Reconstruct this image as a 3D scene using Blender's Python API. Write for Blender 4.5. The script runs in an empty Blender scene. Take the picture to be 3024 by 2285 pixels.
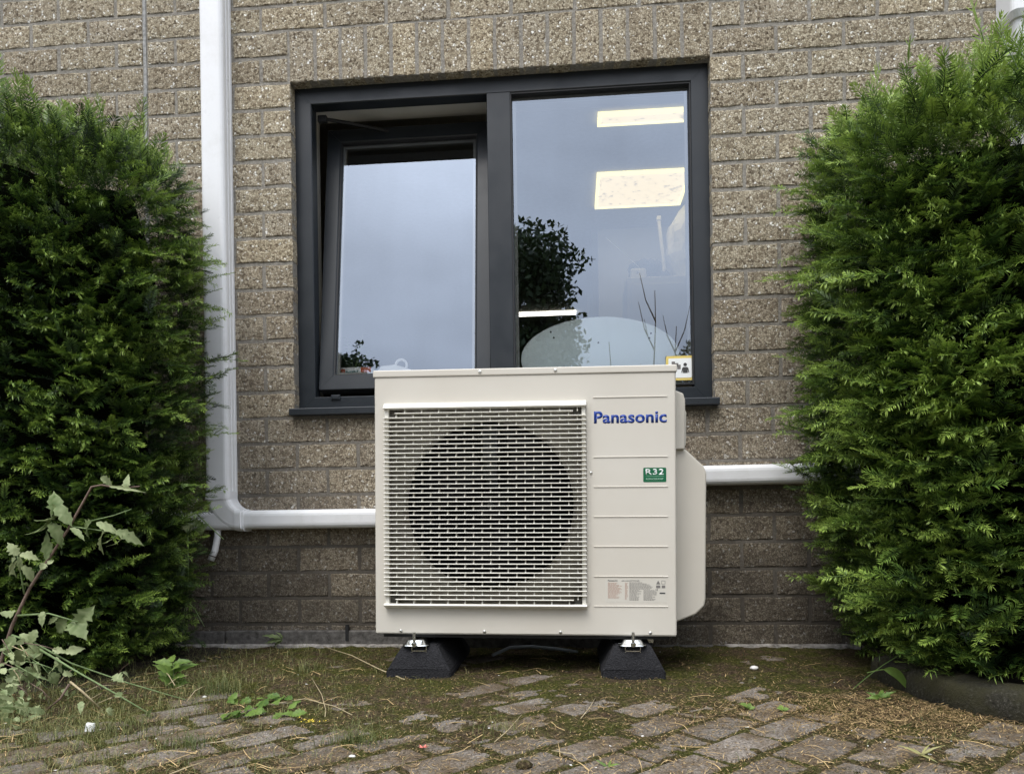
import bpy, bmesh, math, random
import numpy as np
from mathutils import Vector, Matrix
from mathutils import noise as mnoise

random.seed(7)
RNG = np.random.default_rng(7)
R = math.radians
scene = bpy.context.scene
COL = scene.collection

# ------------------------------------------------------------------ camera
cam_data = bpy.data.cameras.new("camera")
cam = bpy.data.objects.new("camera", cam_data)
COL.objects.link(cam)
scene.camera = cam
YAW, ROLL = .0838112, -.0145613
wv = Vector((-math.sin(YAW), math.cos(YAW), 0))
rv = Vector((math.cos(YAW), math.sin(YAW), 0))
uv = rv.cross(wv)
r2 = math.cos(ROLL) * rv + math.sin(ROLL) * uv
u2 = -math.sin(ROLL) * rv + math.cos(ROLL) * uv
m = Matrix((r2, u2, -wv)).transposed().to_4x4()
m.translation = Vector((1.01726, -2.65648, .48802))
cam.matrix_world = m
cam_data.sensor_fit = 'HORIZONTAL'
cam_data.sensor_width = 36
cam_data.lens = 36 * 2200 / 3024
cam_data.shift_y = (1508.37 - 1142.5) / 3024
cam_data.clip_start = .05
cam_data.clip_end = 500

# ------------------------------------------------------------------ sky, sun, exposure
SUN_EL, SUN_AZ = 58, 200          # azimuth: degrees clockwise from +Y (the wall's side)
world = bpy.data.worlds.new("World")
scene.world = world
world.use_nodes = True
wt = world.node_tree
for n in list(wt.nodes):
    wt.nodes.remove(n)
def wn(t, **k):
    n = wt.nodes.new(t)
    for a, b in k.items():
        setattr(n, a, b)
    return n
sky = wn('ShaderNodeTexSky', sky_type='NISHITA', sun_disc=False)
sky.sun_elevation = R(SUN_EL)
sky.sun_rotation = R(SUN_AZ)
sky.air_density, sky.dust_density = 1.0, 3.0
tc = wn('ShaderNodeTexCoord')
sep = wn('ShaderNodeSeparateXYZ')
wt.links.new(tc.outputs['Generated'], sep.inputs[0])
# cloud cover: overcast sky, zenith brighter than the horizon
gr = wn('ShaderNodeMapRange')
gr.inputs['From Min'].default_value = 0; gr.inputs['From Max'].default_value = 1
gr.inputs['To Min'].default_value = 3.4; gr.inputs['To Max'].default_value = 19.0
pw = wn('ShaderNodeMath', operation='POWER', use_clamp=True); pw.inputs[1].default_value = 1.45
wt.links.new(sep.outputs['Z'], pw.inputs[0]); wt.links.new(pw.outputs[0], gr.inputs['Value'])
mp = wn('ShaderNodeMapping')
mp.inputs['Scale'].default_value = (1.2, 1.2, 3.2)
wt.links.new(tc.outputs['Generated'], mp.inputs[0])
cn = wn('ShaderNodeTexNoise'); cn.inputs['Scale'].default_value = 1.6; cn.inputs['Detail'].default_value = 4
wt.links.new(mp.outputs[0], cn.inputs['Vector'])
cr = wn('ShaderNodeMapRange')
cr.inputs['From Min'].default_value = .3; cr.inputs['From Max'].default_value = .7
cr.inputs['To Min'].default_value = .72; cr.inputs['To Max'].default_value = 1.25
wt.links.new(cn.outputs['Fac'], cr.inputs['Value'])
mul = wn('ShaderNodeMath', operation='MULTIPLY')
wt.links.new(gr.outputs[0], mul.inputs[0]); wt.links.new(cr.outputs[0], mul.inputs[1])
vm = wn('ShaderNodeVectorMath', operation='SCALE')
vm.inputs[0].default_value = (.93, .97, 1.045)
wt.links.new(mul.outputs[0], vm.inputs['Scale'])
mix = wn('ShaderNodeMix', data_type='RGBA')
mix.inputs['Factor'].default_value = .85
wt.links.new(sky.outputs[0], mix.inputs[6]); wt.links.new(vm.outputs[0], mix.inputs[7])
bg = wn('ShaderNodeBackground'); bg.inputs['Strength'].default_value = .12
wo = wn('ShaderNodeOutputWorld')
wt.links.new(mix.outputs[2], bg.inputs[0]); wt.links.new(bg.outputs[0], wo.inputs[0])

sd = bpy.data.lights.new("sun", 'SUN')
sd.energy = 1.3
sd.angle = R(28)
sd.color = (1.0, .96, .9)
so = bpy.data.objects.new("sun", sd); COL.objects.link(so)
sdir = Vector((math.sin(R(SUN_AZ)) * math.cos(R(SUN_EL)), math.cos(R(SUN_AZ)) * math.cos(R(SUN_EL)), math.sin(R(SUN_EL))))
so.rotation_euler = (-sdir).to_track_quat('-Z', 'Y').to_euler()
so.location = sdir * 20

scene.view_settings.view_transform = 'Standard'
scene.view_settings.look = 'None'
scene.view_settings.exposure = 0.70
scene.view_settings.gamma = 1
scene.view_settings.use_curve_mapping = False
scene.cycles.use_denoising = True
scene.cycles.max_bounces = 8
scene.cycles.transparent_max_bounces = 12

# ------------------------------------------------------------------ node material helper
class Mat:
    def __init__(s, name, base=(.5, .5, .5), rough=.6, metal=0, spec=.5):
        s.m = bpy.data.materials.new(name); s.m.use_nodes = True
        s.t = s.m.node_tree
        s.p = s.t.nodes['Principled BSDF']
        s.out = s.t.nodes['Material Output']
        s.set('Base Color', (*base, 1)); s.set('Roughness', rough); s.set('Metallic', metal)
        s.set('Specular IOR Level', spec)
    def set(s, k, v):
        s.p.inputs[k].default_value = v
    def n(s, t, **k):
        n = s.t.nodes.new(t)
        for a, b in k.items():
            if a.startswith('i_'):
                n.inputs[a[2:].replace('_', ' ')].default_value = b
            else:
                setattr(n, a, b)
        return n
    def l(s, a, b):
        s.t.links.new(a, b)
    def coord(s, kind='Object', rand=True, scale=(1, 1, 1)):
        tc = s.n('ShaderNodeTexCoord')
        o = tc.outputs[kind]
        if rand:
            oi = s.n('ShaderNodeObjectInfo')
            c = s.n('ShaderNodeVectorMath', operation='SCALE')
            c.inputs[0].default_value = (37.1, 17.7, 51.3)
            s.l(oi.outputs['Random'], c.inputs['Scale'])
            a = s.n('ShaderNodeVectorMath', operation='ADD')
            s.l(o, a.inputs[0]); s.l(c.outputs[0], a.inputs[1]); o = a.outputs[0]
        if scale != (1, 1, 1):
            mp = s.n('ShaderNodeVectorMath', operation='MULTIPLY')
            mp.inputs[1].default_value = scale
            s.l(o, mp.inputs[0]); o = mp.outputs[0]
        return o
    def noise(s, vec, scale, detail=4, rough=.55):
        n = s.n('ShaderNodeTexNoise'); n.inputs['Scale'].default_value = scale
        n.inputs['Detail'].default_value = detail; n.inputs['Roughness'].default_value = rough
        s.l(vec, n.inputs['Vector']); return n.outputs['Fac']
    def voro(s, vec, scale, feature='F1', out='Color'):
        n = s.n('ShaderNodeTexVoronoi', feature=feature); n.inputs['Scale'].default_value = scale
        s.l(vec, n.inputs['Vector']); return n.outputs[out]
    def ramp(s, fac, stops, interp='LINEAR'):
        n = s.n('ShaderNodeValToRGB'); n.color_ramp.interpolation = interp
        e = n.color_ramp.elements
        while len(e) < len(stops):
            e.new(.5)
        for i, (p, c) in enumerate(stops):
            e[i].position = p; e[i].color = (*c, 1) if len(c) == 3 else c
        s.l(fac, n.inputs[0]); return n.outputs[0]
    def rng(s, v, a, b, c, d):
        n = s.n('ShaderNodeMapRange')
        for i, x in enumerate((a, b, c, d)):
            n.inputs[i + 1].default_value = x
        s.l(v, n.inputs[0]); return n.outputs[0]
    def math(s, op, a, b):
        n = s.n('ShaderNodeMath', operation=op)
        for i, x in enumerate((a, b)):
            if isinstance(x, (int, float)):
                n.inputs[i].default_value = x
            else:
                s.l(x, n.inputs[i])
        return n.outputs[0]
    def mix(s, f, a, b, blend='MIX'):
        n = s.n('ShaderNodeMix', data_type='RGBA', blend_type=blend)
        for i, x in ((0, f), (6, a), (7, b)):
            if isinstance(x, (int, float)):
                n.inputs[i].default_value = x
            elif isinstance(x, tuple):
                n.inputs[i].default_value = (*x, 1)
            else:
                s.l(x, n.inputs[i])
        return n.outputs[2]
    def color(s, o): s.l(o, s.p.inputs['Base Color'])
    def rough(s, o): s.l(o, s.p.inputs['Roughness'])
    def bump(s, h, dist=.002, strength=1.0):
        n = s.n('ShaderNodeBump'); n.inputs['Distance'].default_value = dist
        n.inputs['Strength'].default_value = strength
        s.l(h, n.inputs['Height']); s.l(n.outputs[0], s.p.inputs['Normal'])

def brick_mat():
    M = Mat('exposed_aggregate_brick', rough=.9, spec=.2)
    v = M.coord('Object', True)
    d = M.noise(v, 90, 2)
    dv = M.n('ShaderNodeVectorMath', operation='SCALE'); 
    cvec = M.n('ShaderNodeCombineXYZ'); M.l(d, cvec.inputs[0]); M.l(M.noise(v, 130, 2), cvec.inputs[2]); M.l(d, cvec.inputs[1])
    M.l(cvec.outputs[0], dv.inputs[0]); dv.inputs['Scale'].default_value = .012
    av = M.n('ShaderNodeVectorMath', operation='ADD'); M.l(v, av.inputs[0]); M.l(dv.outputs[0], av.inputs[1])
    v2 = av.outputs[0]
    pc = M.voro(v2, 138)
    sepc = M.n('ShaderNodeSeparateColor'); M.l(pc, sepc.inputs[0])
    peb = M.ramp(sepc.outputs[0], [(0, (.10, .075, .05)), (.14, (.24, .19, .13)), (.34, (.41, .345, .245)), (.66, (.51, .44, .325)), (.93, (.60, .53, .41)), (.985, (.88, .85, .78))])
    edge = M.voro(v2, 138, 'DISTANCE_TO_EDGE', 'Distance')
    gap = M.rng(edge, .0, .14, 0, 1)
    paste = M.mix(M.noise(v, 260, 2), (.10, .076, .05), (.40, .335, .24))
    cclean = M.mix(gap, paste, peb)
    # per brick tone
    oi = M.n('ShaderNodeObjectInfo')
    tone = M.ramp(oi.outputs['Random'], [(0, (.80, .80, .80)), (.35, (.97, .99, .98)), (.7, (.90, .92, .95)), (1, (1.08, 1.08, 1.04))])
    cclean = M.mix(1, cclean, tone, 'MULTIPLY')
    # darker tone on the lower courses, with a ragged upper edge, and in loose patches
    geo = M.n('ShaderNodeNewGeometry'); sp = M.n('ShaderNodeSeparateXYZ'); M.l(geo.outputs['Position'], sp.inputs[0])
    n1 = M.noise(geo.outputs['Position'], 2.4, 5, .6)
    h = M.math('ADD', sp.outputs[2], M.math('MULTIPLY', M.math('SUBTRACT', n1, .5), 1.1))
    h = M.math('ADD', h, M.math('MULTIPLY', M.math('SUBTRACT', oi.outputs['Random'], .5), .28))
    low_tone = M.rng(h, 1.75, .75, 0, 1)
    low_tone_mottled = M.math('MULTIPLY', low_tone, M.rng(M.noise(geo.outputs['Position'], 22, 5, .65), .3, .7, .62, 1))
    c = M.mix(M.math('MULTIPLY', low_tone_mottled, .72), cclean, M.mix(gap, (.075, .06, .048), M.mix(.5, peb, (.235, .20, .168))))
    foot_tone = M.rng(h, .68, .18, 0, 1)  # darkest tone on the bottom courses, broken up by noise
    foot_tone = M.math('MULTIPLY', foot_tone, M.rng(M.noise(geo.outputs['Position'], 9, 5, .65), .3, .62, .6, 1))
    c = M.mix(M.math('MULTIPLY', foot_tone, .78), c, M.mix(gap, (.035, .028, .022), (.078, .068, .057)))
    M.color(c)
    hh = M.math('ADD', M.math('MULTIPLY', gap, 1.0), M.math('MULTIPLY', sepc.outputs[1], .7))
    hh = M.math('ADD', hh, M.math('MULTIPLY', M.noise(v, 30, 3), .8))
    M.bump(hh, .0028, .75)
    return M.m

def mortar_mat():
    M = Mat('grey_mortar', rough=.95, spec=.15)
    v = M.coord('Object', False)
    a = M.noise(v, 120, 4, .7); b = M.noise(v, 5, 4)
    c = M.ramp(a, [(.3, (.17, .157, .137)), (.52, (.27, .253, .222)), (.72, (.38, .36, .32))])
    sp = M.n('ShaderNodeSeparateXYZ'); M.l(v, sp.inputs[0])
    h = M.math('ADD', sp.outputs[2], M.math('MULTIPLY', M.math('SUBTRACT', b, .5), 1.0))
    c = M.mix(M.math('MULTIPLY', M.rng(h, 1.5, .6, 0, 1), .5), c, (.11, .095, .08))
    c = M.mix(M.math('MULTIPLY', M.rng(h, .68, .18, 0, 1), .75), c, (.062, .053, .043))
    M.color(c); M.bump(a, .004, .8)
    return M.m

def speckled(name, c1, c2, sc=60, rough=.8, bump=.002, spec=.3, metal=0, detail=5, rand=False):
    M = Mat(name, rough=rough, spec=spec, metal=metal)
    v = M.coord('Object', rand)
    a = M.noise(v, sc, detail, .65)
    M.color(M.ramp(a, [(.3, c1), (.7, c2)]))
    if bump:
        M.bump(a, bump, .7)
    return M.m

def leaf_mat(name, dark, bright, trans=.25, rough=.42):
    M = Mat(name, rough=rough, spec=.35)
    at = M.n('ShaderNodeAttribute', attribute_name='tint')
    geo = M.n('ShaderNodeNewGeometry')
    n = M.noise(geo.outputs['Position'], 14, 3)
    f = M.math('ADD', at.outputs['Fac'], M.math('MULTIPLY', M.math('SUBTRACT', n, .5), .35))
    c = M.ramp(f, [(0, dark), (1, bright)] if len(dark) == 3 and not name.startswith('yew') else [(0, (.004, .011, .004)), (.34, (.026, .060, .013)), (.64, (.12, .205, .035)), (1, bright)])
    M.color(c)
    tr = M.n('ShaderNodeBsdfTranslucent'); M.l(c, tr.inputs[0])
    ms = M.n('ShaderNodeMixShader'); ms.inputs[0].default_value = trans
    M.l(M.p.outputs[0], ms.inputs[1]); M.l(tr.outputs[0], ms.inputs[2]); M.l(ms.outputs[0], M.out.inputs[0])
    return M.m

MT = {}
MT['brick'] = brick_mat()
MT['mortar'] = mortar_mat()
def anthracite():
    M = Mat('anthracite_powder_coat', (.04, .047, .055), .38, 0, .5)
    v = M.coord('Object', False)
    a = M.noise(v, 900, 2); b = M.noise(v, 7, 5, .7)
    M.color(M.mix(b, (.010, .0135, .018), (.019, .024, .030)))
    M.rough(M.rng(b, .3, .7, .3, .5)); M.bump(a, .0002, .4)
    return M.m
MT['frame'] = anthracite()
MT['rubber_seal'] = Mat('black_rubber_seal', (.012, .012, .013), .6).m
MT['seal_grey'] = Mat('grey_spacer', (.36, .36, .34), .5).m
def pvc():
    M = Mat('white_pvc', (.78, .79, .80), .32, 0, .5)
    v = M.coord('Object', False)
    a = M.noise(v, 9, 5, .65); b = M.noise(v, 220, 3)
    f = M.rng(a, .5, .8, 0, .5)
    M.color(M.mix(f, (.80, .81, .83), (.60, .60, .58)))
    M.rough(M.rng(a, .3, .7, .25, .45)); M.bump(b, .0003, .3)
    return M.m
MT['pvc'] = pvc()
def casing():
    M = Mat('cream_textured_steel', (.62, .585, .52), .42, 0, .45)
    v = M.coord('Object', False)
    a = M.noise(v, 650, 3, .6); b = M.noise(v, 3.0, 4)
    M.color(M.mix(M.rng(b, .35, .7, 0, 1), (.625, .595, .53), (.585, .55, .48)))
    M.rough(M.rng(a, .3, .7, .36, .52)); M.bump(a, .0005, .5)
    return M.m
MT['casing'] = casing()
MT['grille'] = Mat('ivory_plastic', (.74, .72, .65), .35).m
MT['dark_inside'] = speckled('shaded_interior', (.003, .003, .004), (.010, .010, .013), 300, .7, 0)  # near-black on shroud, coil and inner case paints the shade inside the unit
MT['fan'] = Mat('black_fan_plastic', (.014, .014, .02), .35).m
MT['pocket'] = Mat('shaded_grey_plastic', (.10, .095, .08), .6).m
MT['zinc'] = speckled('bright_zinc', (.55, .57, .58), (.85, .87, .88), 120, .22, .0004, .5, 1)
MT['screw'] = Mat('screw_steel', (.7, .7, .68), .3, .9).m
def rubber():
    M = Mat('recycled_rubber', (.016, .016, .018), .85, 0, .3)
    v = M.coord('Object', False)
    a = M.noise(v, 180, 4, .7); b = M.voro(v, 210, 'F1', 'Distance')
    M.color(M.ramp(a, [(.3, (.008, .008, .010)), (.62, (.022, .022, .025)), (.8, (.06, .058, .055))]))
    M.bump(M.math('ADD', a, b), .0025, .8)
    return M.m
MT['rubber'] = rubber()
MT['blue'] = Mat('blue_ink', (.006, .040, .27), .4).m
MT['green'] = Mat('green_sticker', (.006, .12, .05), .35).m
MT['white'] = Mat('white_print', (.85, .87, .86), .4).m
MT['mint'] = Mat('pale_green_print', (.35, .55, .42), .4).m
MT['label_paper'] = Mat('clear_label', (.60, .575, .51), .3).m
MT['ink'] = Mat('grey_ink', (.18, .17, .16), .5).m
MT['ink_dark'] = Mat('dark_ink', (.05, .05, .05), .5).m
MT['ink_red'] = Mat('faint_red_ink', (.42, .26, .2), .5).m
MT['yellow'] = Mat('yellow_print', (.72, .56, .16), .45).m
MT['orange'] = Mat('orange_print', (.62, .12, .04), .45).m
MT['teal'] = Mat('teal_print', (.02, .2, .2), .45).m
MT['concrete'] = speckled('pale_concrete', (.045, .042, .038), (.17, .16, .15), 45, .9, .006)
MT['sealant'] = speckled('joint_sealant', (.16, .16, .155), (.44, .44, .43), 70, .8, .002)
MT['soil'] = speckled('dark_soil', (.010, .008, .005), (.035, .025, .016), 60, .95, .01)
MT['asphalt'] = speckled('distant_paving', (.06, .055, .045), (.10, .09, .08), 6, .95, .003)
def kerb_mat():
    M = Mat('mossy_kerb', rough=.95, spec=.15)
    v = M.coord('Object', False)
    a = M.noise(v, 150, 4, .7); b = M.noise(v, 12, 5, .6)
    c = M.ramp(a, [(.3, (.014, .013, .010)), (.58, (.04, .038, .030)), (.76, (.15, .145, .12))])
    c = M.mix(M.rng(b, .36, .58, 0, .9), c, (.04, .038, .02))
    M.color(c); M.bump(a, .005, .9)
    return M.m
MT['kerb'] = kerb_mat()
def paver_mat():
    M = Mat('weathered_concrete_paver', rough=.92, spec=.2)
    v = M.coord('Object', True)
    a = M.noise(v, 210, 5, .75); g = M.voro(v, 300)
    sp = M.n('ShaderNodeSeparateColor'); M.l(g, sp.inputs[0])
    c = M.ramp(a, [(.26, (.056, .049, .042)), (.47, (.165, .150, .132)), (.68, (.33, .305, .272))])
    c = M.mix(M.rng(sp.outputs[0], .86, .95, 0, .6), c, (.42, .38, .34))
    c = M.mix(M.rng(sp.outputs[1], .84, .95, 0, .7), c, (.03, .025, .02))
    oi = M.n('ShaderNodeObjectInfo')
    c = M.mix(1, c, M.ramp(oi.outputs['Random'], [(0, (.8, .78, .76)), (.5, (1, .98, .96)), (1, (1.15, 1.1, 1.06))]), 'MULTIPLY')
    geo = M.n('ShaderNodeNewGeometry')
    n = M.noise(geo.outputs['Position'], 7, 6, .7)
    c = M.mix(M.rng(n, .40, .60, 0, .9), c, M.mix(M.rng(a, .35, .65, 0, 1), (.04, .028, .015), (.16, .115, .07)))
    M.color(c); M.bump(M.math('ADD', a, M.math('MULTIPLY', n, .5)), .004, .9)
    return M.m
MT['paver'] = paver_mat()
def moss_ground():
    M = Mat('moss_and_litter', rough=.95, spec=.1)
    geo = M.n('ShaderNodeNewGeometry'); v = geo.outputs['Position']
    a = M.noise(v, 6, 5, .65); b = M.noise(v, 140, 5, .75); c0 = M.noise(v, 28, 4, .6)
    brown = M.ramp(b, [(.28, (.014, .009, .006)), (.46, (.052, .036, .022)), (.6, (.125, .090, .058)), (.74, (.32, .25, .18))])
    moss = M.ramp(b, [(.28, (.011, .012, .004)), (.5, (.050, .052, .012)), (.72, (.155, .155, .038))])
    f = M.rng(M.math('ADD', a, M.math('MULTIPLY', M.math('SUBTRACT', c0, .5), .6)), .38, .60, 0, 1)
    at = M.n('ShaderNodeAttribute', attribute_name='tint')
    f = M.math('MAXIMUM', f, M.math('MULTIPLY', at.outputs['Fac'], M.rng(c0, .35, .6, .2, 1)))
    M.color(M.mix(f, brown, moss)); M.bump(M.math('ADD', b, M.math('MULTIPLY', c0, 1.5)), .008, 1)
    return M.m
MT['moss_ground'] = moss_ground()
MT['yew'] = leaf_mat('yew_needles', (.008, .024, .008), (.30, .42, .08), .14, .42)
MT['yew_core'] = speckled('shade_core', (.002, .003, .0015), (.004, .005, .0025), 60, .95, .02, 0)  # near-black colour, painted shade for the hedge's inside
MT['twig'] = leaf_mat('twig', (.05, .032, .018), (.12, .16, .05), 0, .7)
MT['bark'] = speckled('brown_bark', (.04, .025, .018), (.13, .085, .06), 90, .9, .003)
MT['stem_purple'] = speckled('woody_stem', (.085, .055, .042), (.21, .15, .115), 110, .7, .001)
MT['green_stem'] = speckled('green_stem', (.10, .15, .055), (.2, .27, .12), 60, .55, .0005)
MT['straw'] = speckled('dry_straw', (.28, .22, .12), (.5, .42, .27), 60, .7, 0)
MT['weed_leaf'] = leaf_mat('weed_leaf', (.075, .125, .03), (.42, .47, .25), .28, .6)
MT['fresh_leaf'] = leaf_mat('fresh_leaf', (.05, .11, .02), (.22, .32, .07), .3, .5)
MT['grass'] = leaf_mat('grass_blade', (.05, .085, .02), (.34, .32, .13), .25, .5)
MT['moss'] = leaf_mat('moss_tips', (.022, .021, .006), (.135, .135, .032), .15, .8)
MT['litter'] = leaf_mat('dead_needles', (.06, .028, .012), (.58, .42, .20), .1, .7)
MT['tree_leaf'] = leaf_mat('tree_leaf', (.01, .02, .005), (.05, .085, .02), .2, .5)
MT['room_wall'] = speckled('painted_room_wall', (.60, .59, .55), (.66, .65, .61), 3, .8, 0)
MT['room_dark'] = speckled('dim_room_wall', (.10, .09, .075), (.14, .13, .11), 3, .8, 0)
MT['ceiling'] = speckled('ceiling_tile', (.30, .29, .25), (.36, .35, .31), 30, .9, 0)
MT['carpet'] = speckled('carpet', (.05, .05, .055), (.08, .08, .085), 200, .95, 0)
MT['cabinet'] = Mat('grey_steel_cabinet', (.72, .72, .70), .45).m
MT['cloth'] = speckled('white_plastic_bag', (.8, .8, .77), (.93, .93, .9), 20, .6, .004)
MT['dark_things'] = speckled('dark_clutter', (.03, .035, .045), (.15, .16, .18), 20, .7, .004)
MT['pebble'] = speckled('pale_pebble', (.55, .53, .5), (.85, .84, .8), 60, .7, .001)
MT['red_petal'] = Mat('pink_petal', (.62, .17, .13), .6).m
MT['yellow_petal'] = Mat('yellow_petal', (.72, .55, .06), .6).m
MT['cable'] = Mat('grey_cable', (.22, .24, .25), .5).m

def glass(name, refl, tint=(.74, .84, 1.0)):
    M = Mat(name)
    fr = M.n('ShaderNodeLayerWeight'); fr.inputs['Blend'].default_value = .25
    f = M.rng(fr.outputs['Fresnel'], 0, 1, refl, 1.0)
    g = M.n('ShaderNodeBsdfGlossy'); g.inputs['Roughness'].default_value = 0.0
    g.inputs['Color'].default_value = (*tint, 1)
    v = M.coord('Object', False)
    bn = M.n('ShaderNodeBump'); bn.inputs['Distance'].default_value = .0006; bn.inputs['Strength'].default_value = .12
    M.l(M.noise(v, 1.7, 1), bn.inputs['Height']); M.l(bn.outputs[0], g.inputs['Normal'])
    mpv = M.n('ShaderNodeMapping'); mpv.inputs['Scale'].default_value = (9, 1, 2.2); mpv.inputs['Rotation'].default_value = (0, .6, 0); M.l(v, mpv.inputs[0])
    f = M.math('MULTIPLY', f, M.rng(M.noise(mpv.outputs[0], 1.3, 5, .6), .3, .7, .98, 1.03))
    t = M.n('ShaderNodeBsdfTransparent'); t.inputs[0].default_value = (.95, .96, .95, 1)
    ms = M.n('ShaderNodeMixShader')
    M.l(f, ms.inputs[0]); M.l(t.outputs[0], ms.inputs[1]); M.l(g.outputs[0], ms.inputs[2])
    M.l(ms.outputs[0], M.out.inputs[0])
    return M.m
MT['glass'] = glass('solar_glass', .30, (.75, .85, 1.0))
def frosted():
    M = Mat('frosted_glass', (.90, .97, .94), .5, 0, .4)
    t = M.n('ShaderNodeBsdfTransparent'); ms = M.n('ShaderNodeMixShader'); ms.inputs[0].default_value = .03
    M.l(M.p.outputs[0], ms.inputs[1]); M.l(t.outputs[0], ms.inputs[2]); M.l(ms.outputs[0], M.out.inputs[0])
    return M.m
MT['frosted'] = frosted()
def lamp_mat():
    M = Mat('lit_diffuser', (.8, .78, .7), .5)
    v = M.coord('Object', False)
    n = M.noise(v, 26, 4, .6)
    sp = M.rng(n, .56, .66, 0, 1)
    M.p.inputs['Emission Strength'].default_value = .66
    M.l(M.mix(sp, (1.0, .80, .47), (.50, .41, .26)), M.p.inputs['Emission Color'])
    return M.m
MT['lamp'] = lamp_mat()
M = Mat('lit_edge', (.9, .85, .5), .5); M.set('Emission Strength', 1.0); M.set('Emission Color', (1, .84, .32, 1)); MT['lamp_edge'] = M.m
M = Mat('lit_tube', (.9, .9, .9), .5); M.set('Emission Strength', 2.2); M.set('Emission Color', (1, .97, .88, 1)); MT['tube'] = M.m

# ------------------------------------------------------------------ object helpers
def tag(o, label=None, cat=None, group=None, kind=None):
    if label: o['label'] = label
    if cat: o['category'] = cat
    if group: o['group'] = group
    if kind: o['kind'] = kind
    return o
def empty(name, loc=(0, 0, 0), parent=None):
    o = bpy.data.objects.new(name, None); COL.objects.link(o); o.location = loc; o.parent = parent
    o.empty_display_size = .05
    return o
def link_mesh(name, me, parent=None, loc=(0, 0, 0)):
    o = bpy.data.objects.new(name, me); COL.objects.link(o); o.parent = parent; o.location = loc
    return o
def obj(name, bm, mat, parent=None, loc=(0, 0, 0), smooth=False):
    me = bpy.data.meshes.new(name); bm.normal_update(); bm.to_mesh(me); bm.free()
    me.materials.append(MT[mat] if isinstance(mat, str) else mat)
    if smooth:
        me.polygons.foreach_set('use_smooth', [True] * len(me.polygons))
    return link_mesh(name, me, parent, loc)
def big(name, V, F, mat, parent=None, tint=None, loc=(0, 0, 0), smooth=False):
    V = np.asarray(V, np.float32); F = np.asarray(F, np.int32)
    me = bpy.data.meshes.new(name)
    k = F.shape[1]
    me.vertices.add(len(V)); me.vertices.foreach_set('co', V.ravel())
    me.loops.add(F.size); me.loops.foreach_set('vertex_index', F.ravel())
    me.polygons.add(len(F))
    me.polygons.foreach_set('loop_start', np.arange(0, F.size, k, dtype=np.int32))
    me.polygons.foreach_set('loop_total', np.full(len(F), k, np.int32))
    if smooth:
        me.polygons.foreach_set('use_smooth', np.ones(len(F), bool))
    me.update(calc_edges=True)
    if tint is not None:
        a = me.attributes.new('tint', 'FLOAT', 'POINT'); a.data.foreach_set('value', np.asarray(tint, np.float32))
    me.materials.append(MT[mat])
    return link_mesh(name, me, parent, loc)
def NB(): return bmesh.new()
def box(bm, x0, x1, y0, y1, z0, z1, bev=0, seg=1):
    mtx = Matrix.Translation(((x0 + x1) / 2, (y0 + y1) / 2, (z0 + z1) / 2)) @ Matrix.Diagonal((x1 - x0, y1 - y0, z1 - z0, 1))
    t = bmesh.new()
    bmesh.ops.create_cube(t, size=1, matrix=mtx)
    if bev:
        bmesh.ops.bevel(t, geom=t.edges[:], offset=bev, segments=seg, affect='EDGES', profile=.5)
    me = bpy.data.meshes.new('t'); t.to_mesh(me); t.free(); bm.from_mesh(me); bpy.data.meshes.remove(me)
    return bm
def tube(bm, pts, rad, n=8, cap=True):
    pts = [Vector(p) for p in pts]
    rr = rad if isinstance(rad, (list, tuple)) else [rad] * len(pts)
    rings = []
    prev = None
    for i, p in enumerate(pts):
        d = (pts[min(i + 1, len(pts) - 1)] - pts[max(i - 1, 0)]).normalized()
        up = Vector((0, 0, 1)) if abs(d.z) < .9 else Vector((1, 0, 0))
        if prev is not None: up = prev
        a = d.cross(up).normalized(); b = a.cross(d).normalized(); prev = b
        rings.append([bm.verts.new(p + (a * math.cos(t) + b * math.sin(t)) * rr[i]) for t in [2 * math.pi * j / n for j in range(n)]])
    for r0, r1 in zip(rings, rings[1:]):
        for j in range(n):
            bm.faces.new((r0[j], r0[(j + 1) % n], r1[(j + 1) % n], r1[j]))
    if cap:
        bm.faces.new(rings[0][::-1]); bm.faces.new(rings[-1])
    return bm
def prism(bm, prof, p0, p1, udir, vdir, cap=True):
    p0, p1, u, v = map(Vector, (p0, p1, udir, vdir))
    a = [bm.verts.new(p0 + u * x + v * y) for x, y in prof]; b = [bm.verts.new(p1 + u * x + v * y) for x, y in prof]
    n = len(prof)
    for j in range(n):
        bm.faces.new((a[j], a[(j + 1) % n], b[(j + 1) % n], b[j]))
    if cap:
        bm.faces.new(a[::-1]); bm.faces.new(b)
    bmesh.ops.recalc_face_normals(bm, faces=bm.faces[:])
    return bm
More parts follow.
